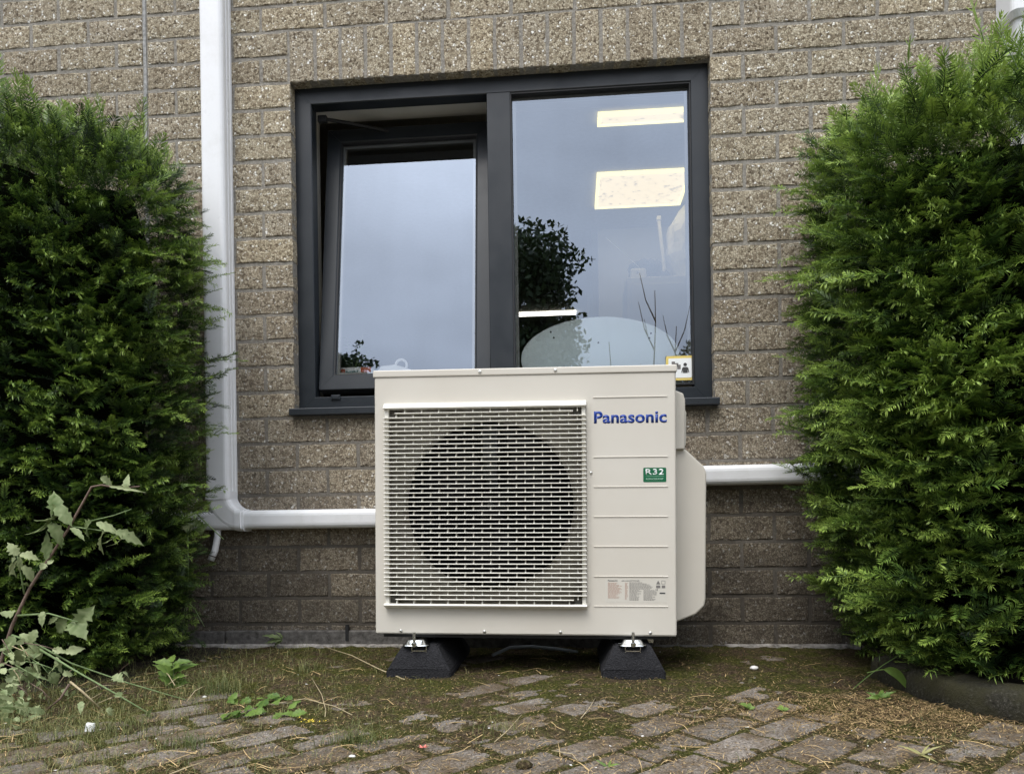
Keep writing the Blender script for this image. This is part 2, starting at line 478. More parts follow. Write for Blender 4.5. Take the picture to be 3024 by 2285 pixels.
def text_mesh(body, x0, z0, w, h, mat, name, parent, y=0, bold=0, depth=.0004, spacing=1.0):
    cu = bpy.data.curves.new('t', 'FONT'); cu.body = body; cu.offset = bold; cu.resolution_u = 4; cu.space_character = spacing
    o = bpy.data.objects.new('t', cu); COL.objects.link(o)
    dg = bpy.context.evaluated_depsgraph_get(); dg.update()
    me = bpy.data.meshes.new_from_object(o.evaluated_get(dg)); bpy.data.objects.remove(o)
    co = np.empty(len(me.vertices) * 3, np.float32); me.vertices.foreach_get('co', co); co = co.reshape(-1, 3)
    mn, mx = co.min(0), co.max(0)
    bm = bmesh.new(); bm.from_mesh(me); bpy.data.meshes.remove(me)
    for v in bm.verts:
        x, yy = v.co.x, v.co.y
        v.co = Vector((x0 + (x - mn[0]) / (mx[0] - mn[0]) * w, 0, z0 + (yy - mn[1]) / (mx[1] - mn[1]) * h))
    ex = bmesh.ops.extrude_face_region(bm, geom=bm.faces[:])
    for v in ex['geom']:
        if isinstance(v, bmesh.types.BMVert): v.co.y -= depth
    return obj(name, bm, mat, parent, (0, y, 0))

ZW, CO, SP = 2.07, .0945, .2275      # head of the window opening, course height, stretcher spacing
def zc(k): return ZW - k * CO
OX0, OX1, OZ0, OZ1 = 0.0, 1.512, .868, 2.07

# ------------------------------------------------------------------ ground
bm = NB()
bmesh.ops.create_grid(bm, x_segments=2, y_segments=2, size=90)
o = obj('ground', bm, 'asphalt', None, (0, 0, -.06)); tag(o, kind='structure')
pavement = empty('pavement'); tag(pavement, kind='structure')

PL, PW, PT0, PS0 = .196, .1075, -1.8965, .2666
def joint_dist(x, y):
    """distance to the nearest joint of the 45 degree running bond"""
    q = 1 / math.sqrt(2); sx = (x + y) * q; t = (y - x) * q
    k = math.floor((t - PT0) / PW); ft = (t - PT0) - k * PW
    fs = (sx - PS0 - (PL / 2 if k % 2 == 0 else 0)) % PL
    return min(ft, PW - ft, fs, PL - fs)
def cover(x, y):
    """how high the moss and earth lie over the paver tops (m)"""
    p = Vector((x, y, 0))
    n = mnoise.noise(p * 2.3) * .55 + mnoise.noise(p * 6.3 + Vector((3, 1, 0))) * .45 + mnoise.noise(p * 16) * .32 + mnoise.noise(p * 43) * .28 + mnoise.noise(p * 97) * .16
    near = min(1, max(0, (y + 1.12) / .5))          # more growth towards the wall
    left = min(1, max(0, (.9 - x) / 1.0))
    rt = min(1, max(0, 1 - math.hypot((x - 1.80) / .5, (y + .80) / .24))) * .9
    base = -.0036 + .0062 * near + .0030 * left * min(1, max(0, (y + 1.42) / .5)) + .004 * rt
    jd = joint_dist(x + mnoise.noise(p * 30) * .004, y + mnoise.noise(p * 30 + Vector((9, 0, 0))) * .004)
    return base + n * .0088 + .0046 * math.exp(-(jd / .0105) ** 2)
x0, x1, y0, y1, st = -1.6, 3.0, -1.9, .02, .0085
nx, ny = int((x1 - x0) / st) + 1, int((y1 - y0) / st) + 1
gx = np.linspace(x0, x1, nx); gy = np.linspace(y0, y1, ny)
V = np.empty((ny, nx, 3), np.float32)
for j in range(ny):
    for i in range(nx):
        V[j, i] = (gx[i], gy[j], cover(gx[i], gy[j]))
I = np.arange(nx * ny).reshape(ny, nx)
F = np.stack([I[:-1, :-1], I[:-1, 1:], I[1:, 1:], I[1:, :-1]], -1).reshape(-1, 4)
TB = np.array([max(0, 1 - joint_dist(float(a), float(b)) / .018) for b in gy for a in gx], np.float32)
moss_bed = big('moss_bed', V.reshape(-1, 3), F, 'moss_ground', pavement, TB, smooth=True)
tag(moss_bed, kind='stuff')
COVER = V[:, :, 2]
def ground_z(x, y):
    i = min(nx - 1, max(0, int(round((x - x0) / st)))); j = min(ny - 1, max(0, int(round((y - y0) / st))))
    return float(COVER[j, i])

# herringbone pavers at 45 degrees
def paver_bm(L, W, seed):
    rnd = random.Random(seed); bm = NB()
    def ring(ins, z, jit):
        pts = []
        nL, nW = 4, 2
        hx, hy = L / 2 - ins, W / 2 - ins
        for i in range(nL): pts.append((-hx + 2 * hx * i / nL, -hy))
        for i in range(nW): pts.append((hx, -hy + 2 * hy * i / nW))
        for i in range(nL): pts.append((hx - 2 * hx * i / nL, hy))
        for i in range(nW): pts.append((-hx, hy - 2 * hy * i / nW))
        return [bm.verts.new((x + rnd.uniform(-jit, jit), y + rnd.uniform(-jit, jit), z + rnd.uniform(-.4, .4) * jit)) for x, y in pts]
    a, b, c = ring(0, -.055, 0), ring(0, -.006, .0012), ring(.005, -.0004, .0015)
    n = len(a)
    for p, q in ((a, b), (b, c)):
        for j in range(n): bm.faces.new((p[j], p[(j + 1) % n], q[(j + 1) % n], q[j]))
    ctr = bm.verts.new((0, 0, .0006))
    for j in range(n): bm.faces.new((c[j], c[(j + 1) % n], ctr))
    return bm
PMESH = []
for s in range(4):
    o_ = obj('paver', paver_bm(.184, .094, s), 'paver', pavement); PMESH.append(o_.data); bpy.data.objects.remove(o_)
q_ = 1 / math.sqrt(2)
cand = []
for k in range(-40, 40):
    for mm_ in range(-30, 40):
        t = PT0 + (k + .5) * PW; sx = PS0 + (PL / 2 if k % 2 == 0 else 0) + (mm_ + .5) * PL
        c = Vector(((sx - t) * q_, (sx + t) * q_, 0)); th = R(45)
        if -1.75 < c.x < 3.1 and -2.6 < c.y < -.10:
            if c.x > 1.83 + max(0, (-.55 - c.y) * .35) and c.y > -1.0 - max(0, (c.x - 2.05) * .45): continue
            cand.append((c, th))
camxy = Vector((1.017, -2.656, 0))
def in_view(p):
    d = p - Vector((1.017, -2.656, .488)); w = d.dot(wv)
    if w < .3: return False
    return -1.02 < d.dot(r2) / w * 2200 / 1512 < 1.02 and (1508.37 - d.dot(u2) / w * 2200) < 2340
vis = sorted([c for c in cand if in_view(c[0])], key=lambda c: (c[0] - camxy).length)
parts, rest = vis[:295], vis[295:] + [c for c in cand if not in_view(c[0])]
for c, th in parts:
    o = link_mesh('paver', random.choice(PMESH), pavement)
    o.location = (c.x + random.gauss(0, .003), c.y + random.gauss(0, .003), random.gauss(0, .0022))
    o.rotation_euler = (random.gauss(0, .012), random.gauss(0, .012), th + random.gauss(0, .022))
bm = NB()
for c, th in rest:
    t = bmesh.new(); t.from_mesh(random.choice(PMESH))
    bmesh.ops.transform(t, matrix=Matrix.Translation((c.x, c.y, random.gauss(0, .001))) @ Matrix.Rotation(th, 4, 'Z'), verts=t.verts)
    me = bpy.data.meshes.new('t'); t.to_mesh(me); t.free(); bm.from_mesh(me); bpy.data.meshes.remove(me)
o = obj('farther_pavers', bm, 'paver', pavement); tag(o, kind='stuff')

# ------------------------------------------------------------------ building: mortar, bricks, window
building = empty('brick_building', (0, 0, 0))
tag(building, 'brown rough aggregate brick office wall with an anthracite two-light window', 'building')
WX0, WX1, WZ0, WZ1 = -2.6, 4.2, -.06, 3.02
bm = NB()
e = .0006
for a in ((WX0, OX0 - e, WZ0, WZ1), (OX1 + e, WX1, WZ0, WZ1), (OX0 - e, OX1 + e, WZ0, OZ0 - e), (OX0 - e, OX1 + e, OZ1 + e, WZ1)):
    box(bm, a[0], a[1], .0027, .098, a[2], a[3])
bmesh.ops.remove_doubles(bm, verts=bm.verts, dist=1e-5)
obj('mortar', bm, 'mortar', building)
bm = NB()   # insulated inner leaf so that no light leaks round the opening
for a in ((WX0, OX0 + .02, WZ0, WZ1), (OX1 - .02, WX1, WZ0, WZ1), (OX0 + .02, OX1 - .02, WZ0, OZ0 + .01), (OX0 + .02, OX1 - .02, OZ1 - .02, WZ1)):
    box(bm, a[0], a[1], .12, .26, a[2], a[3])
obj('inner_wall', bm, 'room_wall', building)

def brick_bm(w, h, seed):
    rnd = random.Random(seed); bm = NB()
    def ring(ins, y, jit):
        hx, hz = w / 2 - ins, h / 2 - ins
        nL = max(3, int(round(w / .032))); nH = max(2, int(round(h / .04)))
        pts = [(-hx + 2 * hx * i / nL, -hz) for i in range(nL)] + [(hx, -hz + 2 * hz * i / nH) for i in range(nH)]
        pts += [(hx - 2 * hx * i / nL, hz) for i in range(nL)] + [(-hx, hz - 2 * hz * i / nH) for i in range(nH)]
        return [bm.verts.new((x + rnd.uniform(-jit, jit), y + rnd.uniform(-.6, .6) * jit, z + rnd.uniform(-jit, jit))) for x, z in pts]
    a, b, c = ring(.0005, .096, 0), ring(0, .0020, .0018), ring(.0032, -.0002, .0024)
    n = len(a)
    for p, q in ((a, b), (b, c)):
        for j in range(n): bm.faces.new((p[j], p[(j + 1) % n], q[(j + 1) % n], q[j]))
    ctr = bm.verts.new((0, -.0015, 0))
    for j in range(n): bm.faces.new((c[j], c[(j + 1) % n], ctr))
    return bm
BC = {}
def brick_mesh(w, h):
    k = (round(w, 3), round(h, 3), random.randrange(4))
    if k not in BC:
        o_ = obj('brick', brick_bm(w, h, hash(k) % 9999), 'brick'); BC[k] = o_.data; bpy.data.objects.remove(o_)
    return BC[k]
bricks = []      # (x0, x1, z0, z1)
J = .0125
def run(j, starts, xa, xb):
    """cut the course j into bricks between xa and xb, joints at starts (sorted)"""
    js = [xa] + [s for s in starts if xa + .03 < s < xb - .03] + [xb]
    for a, b in zip(js, js[1:]):
        bricks.append((a + (J / 2 if a not in (OX1,) else 0), b - (J / 2 if b not in (OX0,) else 0), zc(j + 1) + J / 2, zc(j) - J / 2, j))
DIL = -.555
def rng_f(a, b, s):
    out = []; x = a
    while x <= b + 1e-6: out.append(x); x += s
    return out
for j in range(-10, 22):
    ev = j % 2 == 0
    leftA = sorted([(-.2185 if ev else -.109) - .2185 * n for n in range(0, 3 if ev else 3)])
    leftA = [v for v in leftA if v > DIL]
    leftB = [DIL - (.113 if ev else .223) - SP * n for n in range(12)]
    if j < 13:
        rt = [(1.625 if ev else 1.7385) + SP * n - (.0005 * n) for n in range(14)]
    else:
        rt = [(1.597 if ev else 1.7085) + SP * n for n in range(14)]
    # left of the expansion joint, between joint and window, under/over, right
    run(j, sorted(leftB), WX0, DIL - .004)
    if 0 <= j < 13:
        run(j, leftA, DIL + .004, OX0); run(j, rt, OX1, WX1)
    elif j in (-1, -2):
        run(j, leftA, DIL + .004, -.0035); run(j, rt, OX1 + .0035, WX1)
    elif j < -2:
        mid = [v for v in rng_f(.134 - SP * (0 if j % 2 else .5), 1.55, SP)]
        run(j, sorted(set([v for v in leftA if v < -.05] + mid + [v for v in rt if v > 1.73])), DIL + .004, WX1)
    else:
        mid = rng_f(.0065 if ev else .12, 1.5, SP)
        run(j, sorted([v for v in leftA if v < -.05] + mid + rt), DIL + .004, WX1)
for i in range(16):   # soldier course over the window
    bricks.append((i * .0945 + J / 2 * (i > 0), (i + 1) * .0945 - J / 2 * (i < 15), OZ1 + .0005, zc(-2) - J / 2 + .004, -1))
def fits(b):
    # a course above the sill opening must not run into the window
    return not (b[2] < OZ1 - .02 and b[3] > OZ0 + .02 and b[1] > OX0 + .01 and b[0] < OX1 - .01)
bricks = [b for b in bricks if fits(b) and b[1] - b[0] > .012]
def px(x, y, z):
    d = Vector((x, y, z)) - Vector((1.01726, -2.65648, .48802)); w = d.dot(wv)
    return 1512 + 2200 * d.dot(r2) / w, 1508.37 - 2200 * d.dot(u2) / w
def brick_seen(b):
    u, v = px((b[0] + b[1]) / 2, 0, (b[2] + b[3]) / 2)
    if not (-60 < u < 3084 and -40 < v < 2300): return False
    if u < 560 and v > 300 + u * .3 + 60: return False             # behind the left hedge
    if u > 2480 and v > 620: return False
    if u > 2620 and v > 460: return False                           # behind the right hedge
    if 1125 < u < 1960 and 1120 < v < 1850: return False           # behind the unit
    return True
seen = [b for b in bricks if brick_seen(b)]
seen.sort(key=lambda b: -(b[1] - b[0]))
keep = seen[:298]; ks = set(map(id, keep))
other = [b for b in bricks if id(b) not in ks]
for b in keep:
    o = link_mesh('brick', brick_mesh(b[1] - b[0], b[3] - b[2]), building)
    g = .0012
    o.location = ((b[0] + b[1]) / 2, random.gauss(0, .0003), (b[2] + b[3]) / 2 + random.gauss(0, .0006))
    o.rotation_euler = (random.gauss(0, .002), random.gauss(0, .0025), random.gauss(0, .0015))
bm = NB()
for b in other:
    me0 = brick_mesh(b[1] - b[0], b[3] - b[2])
    n0 = len(bm.verts); bm.from_mesh(me0); bm.verts.ensure_lookup_table()
    off = Vector(((b[0] + b[1]) / 2, random.gauss(0, .0005), (b[2] + b[3]) / 2))
    for v in bm.verts[n0:]: v.co += off
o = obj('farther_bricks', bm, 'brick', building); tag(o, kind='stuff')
# expansion joint, filled with cracked sealant
bm = NB()
zz = WZ1
while zz > .1:
    h = .06; xo = random.uniform(-.0015, .0015)
    box(bm, DIL - .006 + xo, DIL + .005 + xo, -.0012 + random.uniform(0, .0015), .02, zz - h, zz); zz -= h
o = obj('expansion_joint', bm, 'sealant', building)
# footing at the foot of the wall
bm = NB()
xx = WX0
while xx < WX1:
    w = random.uniform(.5, .9)
    box(bm, xx, xx + w - .004, -.018 + random.uniform(-.002, .002), .02, -.06, (.062 if xx < .75 else .012) + random.uniform(-.002, .002), .004)
    xx += w
obj('concrete_footing', bm, 'concrete', building)
MT['render_skirt'] = speckled('pale_render', (.06, .055, .045), (.48, .45, .42), 38, .9, .006)
for xa, xb in ((-1.2, -.35), (-.345, .40), (1.53, 1.98), (1.985, 2.45)):
    bm = NB(); n_ = 24; A, B, C2 = [], [], []
    for i in range(n_ + 1):
        x = xa + (xb - xa) * i / n_; j_ = mnoise.noise(Vector((x * 14, 1, 0))) * .006
        A.append(bm.verts.new((x, -.016, .016 + j_ * .5))); B.append(bm.verts.new((x, -.034 + j_, .012))); C2.append(bm.verts.new((x, -.040 + j_, -.01)))
    for i in range(n_):
        bm.faces.new((A[i], B[i], B[i + 1], A[i + 1])); bm.faces.new((B[i], C2[i], C2[i + 1], B[i + 1]))
    obj('mortar_skirt', bm, 'render_skirt', building)
bm = NB()
for xx in (.19, 2.03):
    box(bm, xx - .006, xx + .006, -.0215, -.008, .028, .085)
obj('weep_slot', bm, 'rubber_seal', building)

# ---- window
window = empty('window', (0, 0, 0), building)
def mitre_rails(name, x0, x1, z0, z1, prof, mat, parent, gap=.0004):
    """four mitred rails; prof = [(inset, y)] cross-section"""
    out = []
    cs = [((x0, z0), (1, 1)), ((x1, z0), (-1, 1)), ((x1, z1), (-1, -1)), ((x0, z1), (1, -1))]
    for i in range(4):
        (ax, az), (sax, saz) = cs[i]; (bx, bz), (sbx, sbz) = cs[(i + 1) % 4]
        d = Vector((bx - ax, 0, bz - az)).normalized() * gap
        bm = NB()
        A = [bm.verts.new(Vector((ax + sax * t, y, az + saz * t)) + d) for t, y in prof]
        B = [bm.verts.new(Vector((bx + sbx * t, y, bz + sbz * t)) - d) for t, y in prof]
        n = len(prof)
        for j in range(n): bm.faces.new((A[j], A[(j + 1) % n], B[(j + 1) % n], B[j]))
        bm.faces.new(A[::-1]); bm.faces.new(B)
        bmesh.ops.recalc_face_normals(bm, faces=bm.faces[:])
        out.append(obj(name, bm, mat, parent))
    return out
FY = .046
mitre_rails('frame_rail', OX0 - .002, OX1 + .002, OZ0 - .01, OZ1 + .004, [(0, FY + .002), (.002, FY), (.061, FY), (.064, FY + .003), (.064, FY + .055), (.03, FY + .075), (0, FY + .075)], 'frame', window)
bm = NB(); box(bm, .719, .805, FY - .0015, FY + .072, OZ0 + .053, OZ1 - .059, .0015)
obj('mullion', bm, 'frame', window)
for a, b in ((-.012, .0), (OX1, OX1 + .012)):
    bm = NB(); box(bm, a, b, FY + .01, FY + .06, OZ0, OZ1); obj('frame_seal', bm, 'rubber_seal', window)
# fixed pane, bead and seal
mitre_rails('glazing_seal', .805, 1.450, .930, 2.008, [(0, FY + .001), (.004, FY + .001), (.006, FY + .024), (0, FY + .024)], 'rubber_seal', window, 0)
def pane(name, x0, x1, z0, z1, y, parent, mat='glass', th=.004):
    bm = NB()
    vs = [bm.verts.new(p) for p in ((x0, y, z0), (x1, y, z0), (x1, y, z1), (x0, y, z1))]
    bm.faces.new(vs)
    return obj(name, bm, mat, parent)
pane('pane', .806, 1.449, .931, 2.007, FY + .026, window)
mitre_rails('spacer_bar', .806, 1.449, .931, 2.007, [(.002, FY + .030), (.017, FY + .030), (.017, FY + .044), (.002, FY + .044)], 'seal_grey', window, 0)
# drainage cover on the bottom rail
bm = NB(); box(bm, .122, .158, FY - .006, FY, .909, .928, .002)
box(bm, .128, .152, FY - .008, FY - .004, .913, .923, .001)
obj('drain_cap', bm, 'frame', window)
# aluminium sill
bm = NB()
prism(bm, [(-.034, .0), (-.036, .002), (-.036, .022), (-.034, .0245), (.045, .031), (.045, .0)], (-.008, 0, .846), (1.522, 0, .846), (0, 1, 0), (0, 0, 1))
obj('window_sill', bm, 'frame', window)
# tilting sash: hinged at its foot, top leaning into the room
sash = empty('sash', (0, FY + .024, .952), window)
sash.rotation_euler = (-R(8.2), 0, 0)
SX0, SX1, SH = .066, .716, 1.062
mitre_rails('sash_rail', SX0, SX1, 0, SH, [(0, .002), (.002, 0), (.052, 0), (.056, .004), (.056, .02), (.056, .058), (0, .058)], 'frame', sash)
mitre_rails('sash_seal', SX0 + .056, SX1 - .056, .056, SH - .056, [(0, .004), (.004, .004), (.005, .017), (0, .017)], 'rubber_seal', sash, 0)
pane('sash_pane', SX0 + .056, SX1 - .056, .056, SH - .056, .018, sash)
mitre_rails('sash_spacer', SX0 + .056, SX1 - .056, .056, SH - .056, [(.002, .022), (.016, .022), (.016, .036), (.002, .036)], 'seal_grey', sash, 0)
# stay arm between frame head and sash
bm = NB(); tube(bm, [(.085, FY + .07, 1.992), (.22, FY + .12, 1.985), (.33, FY + .19, 1.985)], .0065, 6)
box(bm, .066, .10, FY + .055, FY + .075, 1.975, 2.0, .002)
obj('stay_arm', bm, 'rubber_seal', window)
# inner sill board
bm = NB(); box(bm, -.02, 1.53, .122, .34, .985, 1.008, .003)
obj('sill_board', bm, 'white', window)

# ------------------------------------------------------------------ room behind the window
room = empty('room'); tag(room, kind='structure')
CZ = 2.60
bm = NB(); box(bm, -2.5, 4.1, .262, 8.2, CZ, CZ + .05); o = obj('ceiling', bm, 'ceiling', room); tag(o, kind='structure')
bm = NB(); box(bm, -2.5, 4.1, .262, 8.2, -.05, .0); o = obj('floor', bm, 'carpet', room); tag(o, kind='structure')
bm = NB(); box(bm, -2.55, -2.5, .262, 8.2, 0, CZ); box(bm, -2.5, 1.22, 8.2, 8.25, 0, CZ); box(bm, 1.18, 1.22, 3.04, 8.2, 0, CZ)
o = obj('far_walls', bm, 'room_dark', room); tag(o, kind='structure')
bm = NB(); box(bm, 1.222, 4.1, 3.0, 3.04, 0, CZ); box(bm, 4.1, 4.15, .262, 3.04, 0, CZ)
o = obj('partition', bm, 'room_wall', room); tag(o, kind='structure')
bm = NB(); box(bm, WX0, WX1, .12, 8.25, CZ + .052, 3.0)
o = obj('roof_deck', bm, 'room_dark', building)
def ceiling_light(label, x0, x1, y0, y1, mat):
    t = empty('ceiling_light', ((x0 + x1) / 2, (y0 + y1) / 2, CZ)); tag(t, label, 'ceiling light', 'ceiling lights in the room')
    w, d = (x1 - x0) / 2, (y1 - y0) / 2
    bm = NB(); box(bm, -w, w, -d, d, -.018, -.004); obj('diffuser', bm, mat, t)
    bm = NB()
    f = .016
    for a in ((-w - f, w + f, -d - f, -d), (-w - f, w + f, d, d + f), (-w - f, -w, -d, d), (w, w + f, -d, d)):
        box(bm, *a, -.022, -.002)
    obj('light_frame', bm, 'lamp_edge' if mat == 'lamp' else 'tube', t)
sc_ = (CZ - .488) / (2.45 - .488)
def cx(x): return 1.017 + (x - 1.017) * sc_
def cyy(y): return -2.656 + (y + 2.656) * sc_
ceiling_light('large square ceiling light with dead insects on its yellow-edged diffuser', cx(1.19), cx(1.705), cyy(1.72), cyy(2.18), 'lamp')
ceiling_light('narrow strip of ceiling light highest in the fixed pane', cx(1.175), cx(1.61), cyy(1.058), cyy(1.14), 'lamp')
ceiling_light('small white tube light deep in the room beside the mullion', cx(.434), cx(1.045), cyy(4.70), cyy(4.77), 'tube')

cab = empty('cabinet', (1.95, 2.62, 0)); tag(cab, 'grey steel cabinet at the back of the room behind the glass', 'cabinet')
bm = NB(); box(bm, -.56, .56, -.2, .25, .0, 2.05, .004); obj('carcass', bm, 'cabinet', cab)
bm = NB(); box(bm, -.53, -.004, -.212, -.203, .08, 2.0, .002); obj('door', bm, 'cabinet', cab)
bm = NB(); box(bm, .004, .53, -.212, -.203, .08, 2.0, .002); obj('door', bm, 'cabinet', cab)
bm = NB()   # crumpled white bag
bmesh.ops.create_icosphere(bm, subdivisions=3, radius=1)
for v in bm.verts:
    k = 1 + .22 * mnoise.noise(v.co * 2.2) + .08 * mnoise.noise(v.co * 6)
    v.co = Vector((v.co.x * .16 * k, v.co.y * .12 * k, .26 + v.co.z * .26 * k * (1 if v.co.z > 0 else .98)))
    if v.co.z < 0: v.co.z = 0
o = obj('bag', bm, 'cloth', None, (1.84, 2.6, 2.052)); tag(o, 'white crumpled plastic bag standing on the steel cabinet', 'bag')
bm = NB(); tube(bm, [(1.66, 2.56, 2.055), (1.655, 2.57, 2.2), (1.63, 2.6, 2.5)], .012, 8); box(bm, 1.615, 1.645, 2.58, 2.62, 2.49, 2.52, .004)
o = obj('pole', bm, 'cloth', None); tag(o, 'thin white pole leaning beside the white bag on the cabinet', 'pole')
bm = NB()
for k in range(9):
    t = bmesh.new(); bmesh.ops.create_icosphere(t, subdivisions=2, radius=.055)
    off = Vector((1.47 + (k % 5) * .045, 2.6 + random.uniform(-.05, .05), 2.09 + (k // 5) * .07 + random.uniform(0, .03)))
    for v in t.verts: v.co = v.co * (1 + .3 * mnoise.noise(v.co * 30 + off)) + off
    me = bpy.data.meshes.new('t'); t.to_mesh(me); t.free(); bm.from_mesh(me); bpy.data.meshes.remove(me)
o = obj('coat_heap', bm, 'dark_things'); tag(o, 'dark heap of folded cloth lying on the steel cabinet', 'clothes')
bm = NB(); box(bm, 1.42, 1.53, 2.5, 2.58, 2.053, 2.14, .015, 2)
o = obj('radio', bm, 'cabinet'); tag(o, 'small pale radio with a long aerial on the cabinet', 'radio')
bm = NB(); tube(bm, [(1.50, 2.54, 2.14), (1.26, 2.54, 2.37)], .0025, 5); o2 = obj('aerial', bm, 'white', o)

# things on the inner sill
t = empty('product_box', (.18, .165, 1.009)); tag(t, 'small white and red cardboard box standing on the sill behind the sash', 'box')
bm = NB(); box(bm, -.066, .066, -.015, .02, 0, .04, .001); obj('carton', bm, 'white', t)
bm = NB(); box(bm, .026, .066, -.0166, -.0154, .001, .039, .0003); obj('red_panel', bm, 'orange', t)
bm = NB(); box(bm, -.054, -.036, -.0164, -.0154, .018, .034); obj('logo', bm, 'orange', t)
text_mesh('AT', -.052, .017, .014, .009, 'white', 'lettering', t, -.0168, .0)
text_mesh('e-sams', -.033, .016, .05, .011, 'teal', 'lettering', t, -.0164, .01)
t = empty('tape_dispenser', (.335, .19, 1.009)); tag(t, 'white tape dispenser on the sill behind the open sash', 'dispenser')
bm = NB(); prism(bm, [(-.07, 0), (-.07, .025), (-.055, .045), (0, .05), (.06, .03), (.09, .012), (.09, 0)], (0, -.02, 0), (0, .02, 0), (1, 0, 0), (0, 0, 1)); obj('body', bm, 'white', t)
bm = NB(); tube(bm, [(.02 + .022 * math.cos(a), 0, .05 + .022 * math.sin(a)) for a in [i * math.pi / 8 for i in range(17)]], .005, 6, False); obj('tape_roll', bm, 'white', t)
# leafy pot plant at the lower left of the sash
def leaf_geo(L, W, lobes=0, fold=.25, curl=.3, n=9, seed=0):
    rnd = random.Random(seed)
    V, Fc = [], []
    for i in range(n + 1):
        t = i / n
        w = W * (math.sin(math.pi * min(1, t * 1.02) ** .8) ** .9) * .5 if t < 1 else 0
        if lobes and 0 < i < n:
            w *= rnd.uniform(1.0, 1.3) if i % 2 else rnd.uniform(.6, .95)
        w = max(w, .0006)
        y = L * t; z = -curl * L * t * t
        for s in (-1, -.5, 0, .5, 1):
            V.append((s * w + rnd.uniform(-.02, .02) * W, y + (rnd.uniform(-.03, .03) * L if abs(s) == 1 else 0), z + abs(s) * w * fold + rnd.uniform(-.03, .03) * W))
    for i in range(n):
        for s in range(4):
            a = i * 5 + s
            Fc.append((a, a + 1, a + 6, a + 5))
    return np.array(V), np.array(Fc)
def frame_from(d, up=(0, 0, 1)):
    d = Vector(d).normalized(); u = Vector(up)
    if abs(d.dot(u)) > .95: u = Vector((1, 0, 0))
    a = d.cross(u).normalized(); return Matrix((a, d, a.cross(d))).transposed()
def add_leaf(parent, p, d, L, W, mat, tint=.5, lobes=1, curl=.3, fold=.25, up=(0, 0, 1), name='leaf'):
    V, Fc = leaf_geo(L, W, lobes, fold, curl, seed=random.randrange(9999))
    mm = np.array(frame_from(d, up)); V = V @ mm.T
    tt = np.clip(tint + RNG.normal(0, .12, len(V)), 0, 1)
    return big(name, V, Fc, mat, parent, tt, loc=p, smooth=True)
t = empty('pot_plant', (.15, .25, 1.009)); tag(t, 'small leafy pot plant behind the lower corner of the sash', 'plant')
bm = NB(); tube(bm, [(0, 0, 0), (0, 0, .05)], [.03, .04], 12); obj('pot', bm, 'ink_dark', t)
for st_ in range(6):
    a = st_ * 1.1; p1 = Vector((math.cos(a) * .06, math.sin(a) * .03, .12 + .03 * (st_ % 3)))
    bm = NB(); tube(bm, [(0, 0, .04), p1 * .6 + Vector((0, 0, .02)), p1], .0018, 5); obj('stem', bm, 'green_stem', t)
    for k in range(7):
        q = Vector((0, 0, .04)).lerp(p1, .35 + .65 * k / 6); b = a + k * 2.3
        add_leaf(t, q, (math.cos(b), math.sin(b), .5), .022, .011, 'fresh_leaf', .15, 0)

# frosted oval panel behind the fixed pane, and the sticker on it
t = empty('frosted_oval_panel', (1.117, .098, 1.047)); tag(t, 'pale green frosted oval glass panel with drilled holes, low behind the fixed pane', 'glass panel')
bm = NB()
N = 64; EA, EB = .288, .147
holes = [(-.178, .098), (-.167, .077), (-.004, .053), (.187, .081), (.181, .064)]
fr_ = [bm.verts.new((EA * math.cos(2 * math.pi * i / N), -.003, EB * math.sin(2 * math.pi * i / N))) for i in range(N)]
bk = [bm.verts.new((EA * math.cos(2 * math.pi * i / N), .003, EB * math.sin(2 * math.pi * i / N))) for i in range(N)]
bm.faces.new(fr_[::-1]); bm.faces.new(bk)
for i in range(N): bm.faces.new((fr_[i], fr_[(i + 1) % N], bk[(i + 1) % N], bk[i]))
obj('glass_disc', bm, 'frosted', t)
bm = NB()
for i in range(N):
    a0, a1 = 2 * math.pi * i / N, 2 * math.pi * (i + 1) / N
    tube(bm, [(EA * math.cos(a0), -.003, EB * math.sin(a0)), (EA * math.cos(a1), -.003, EB * math.sin(a1))], .0014, 4, False)
obj('polished_rim', bm, 'white', t)
for hx, hz in holes:
    bm = NB(); tube(bm, [(hx, -.0045, hz), (hx, .004, hz)], .0035, 10); obj('drilled_hole', bm, 'ink_dark', t)
t = empty('window_sticker', (1.403, .066, .993)); tag(t, 'yellow bordered sticker with a person pictogram in the corner of the pane', 'sticker')
def rrect(bm, w, h, r, y0, y1, cx_=0, cz_=0, n=4):
    pts = []
    for sx, sz, a0 in ((1, 1, 0), (-1, 1, 90), (-1, -1, 180), (1, -1, 270)):
        for i in range(n + 1):
            a = R(a0 + 90 * i / n); pts.append((cx_ + sx * (w / 2 - r) + r * math.cos(a), cz_ + sz * (h / 2 - r) + r * math.sin(a)))
    A = [bm.verts.new((x, y0, z)) for x, z in pts]; B = [bm.verts.new((x, y1, z)) for x, z in pts]
    k = len(pts)
    bm.faces.new(A[::-1]); bm.faces.new(B)
    for i in range(k): bm.faces.new((A[i], A[(i + 1) % k], B[(i + 1) % k], B[i]))
    bmesh.ops.recalc_face_normals(bm, faces=bm.faces[:])
    return bm
obj('yellow_border', rrect(NB(), .1, .088, .006, .0004, .001), 'yellow', t)
obj('white_field', rrect(NB(), .082, .07, .003, -.0002, .0004), 'white', t)
bm = NB(); tube(bm, [(.018, -.001, .012), (.018, -.0002, .012)], .0062, 14)
box(bm, .0095, .0265, -.001, -.0002, -.018, .003, .0003)
for s in (-1, 1): tube(bm, [(.018 + s * .009, -.0006, .0), (.018 + s * .0125, -.0006, -.016)], .0016, 5)
obj('person_pictogram', bm, 'ink_dark', t)
bm = NB()
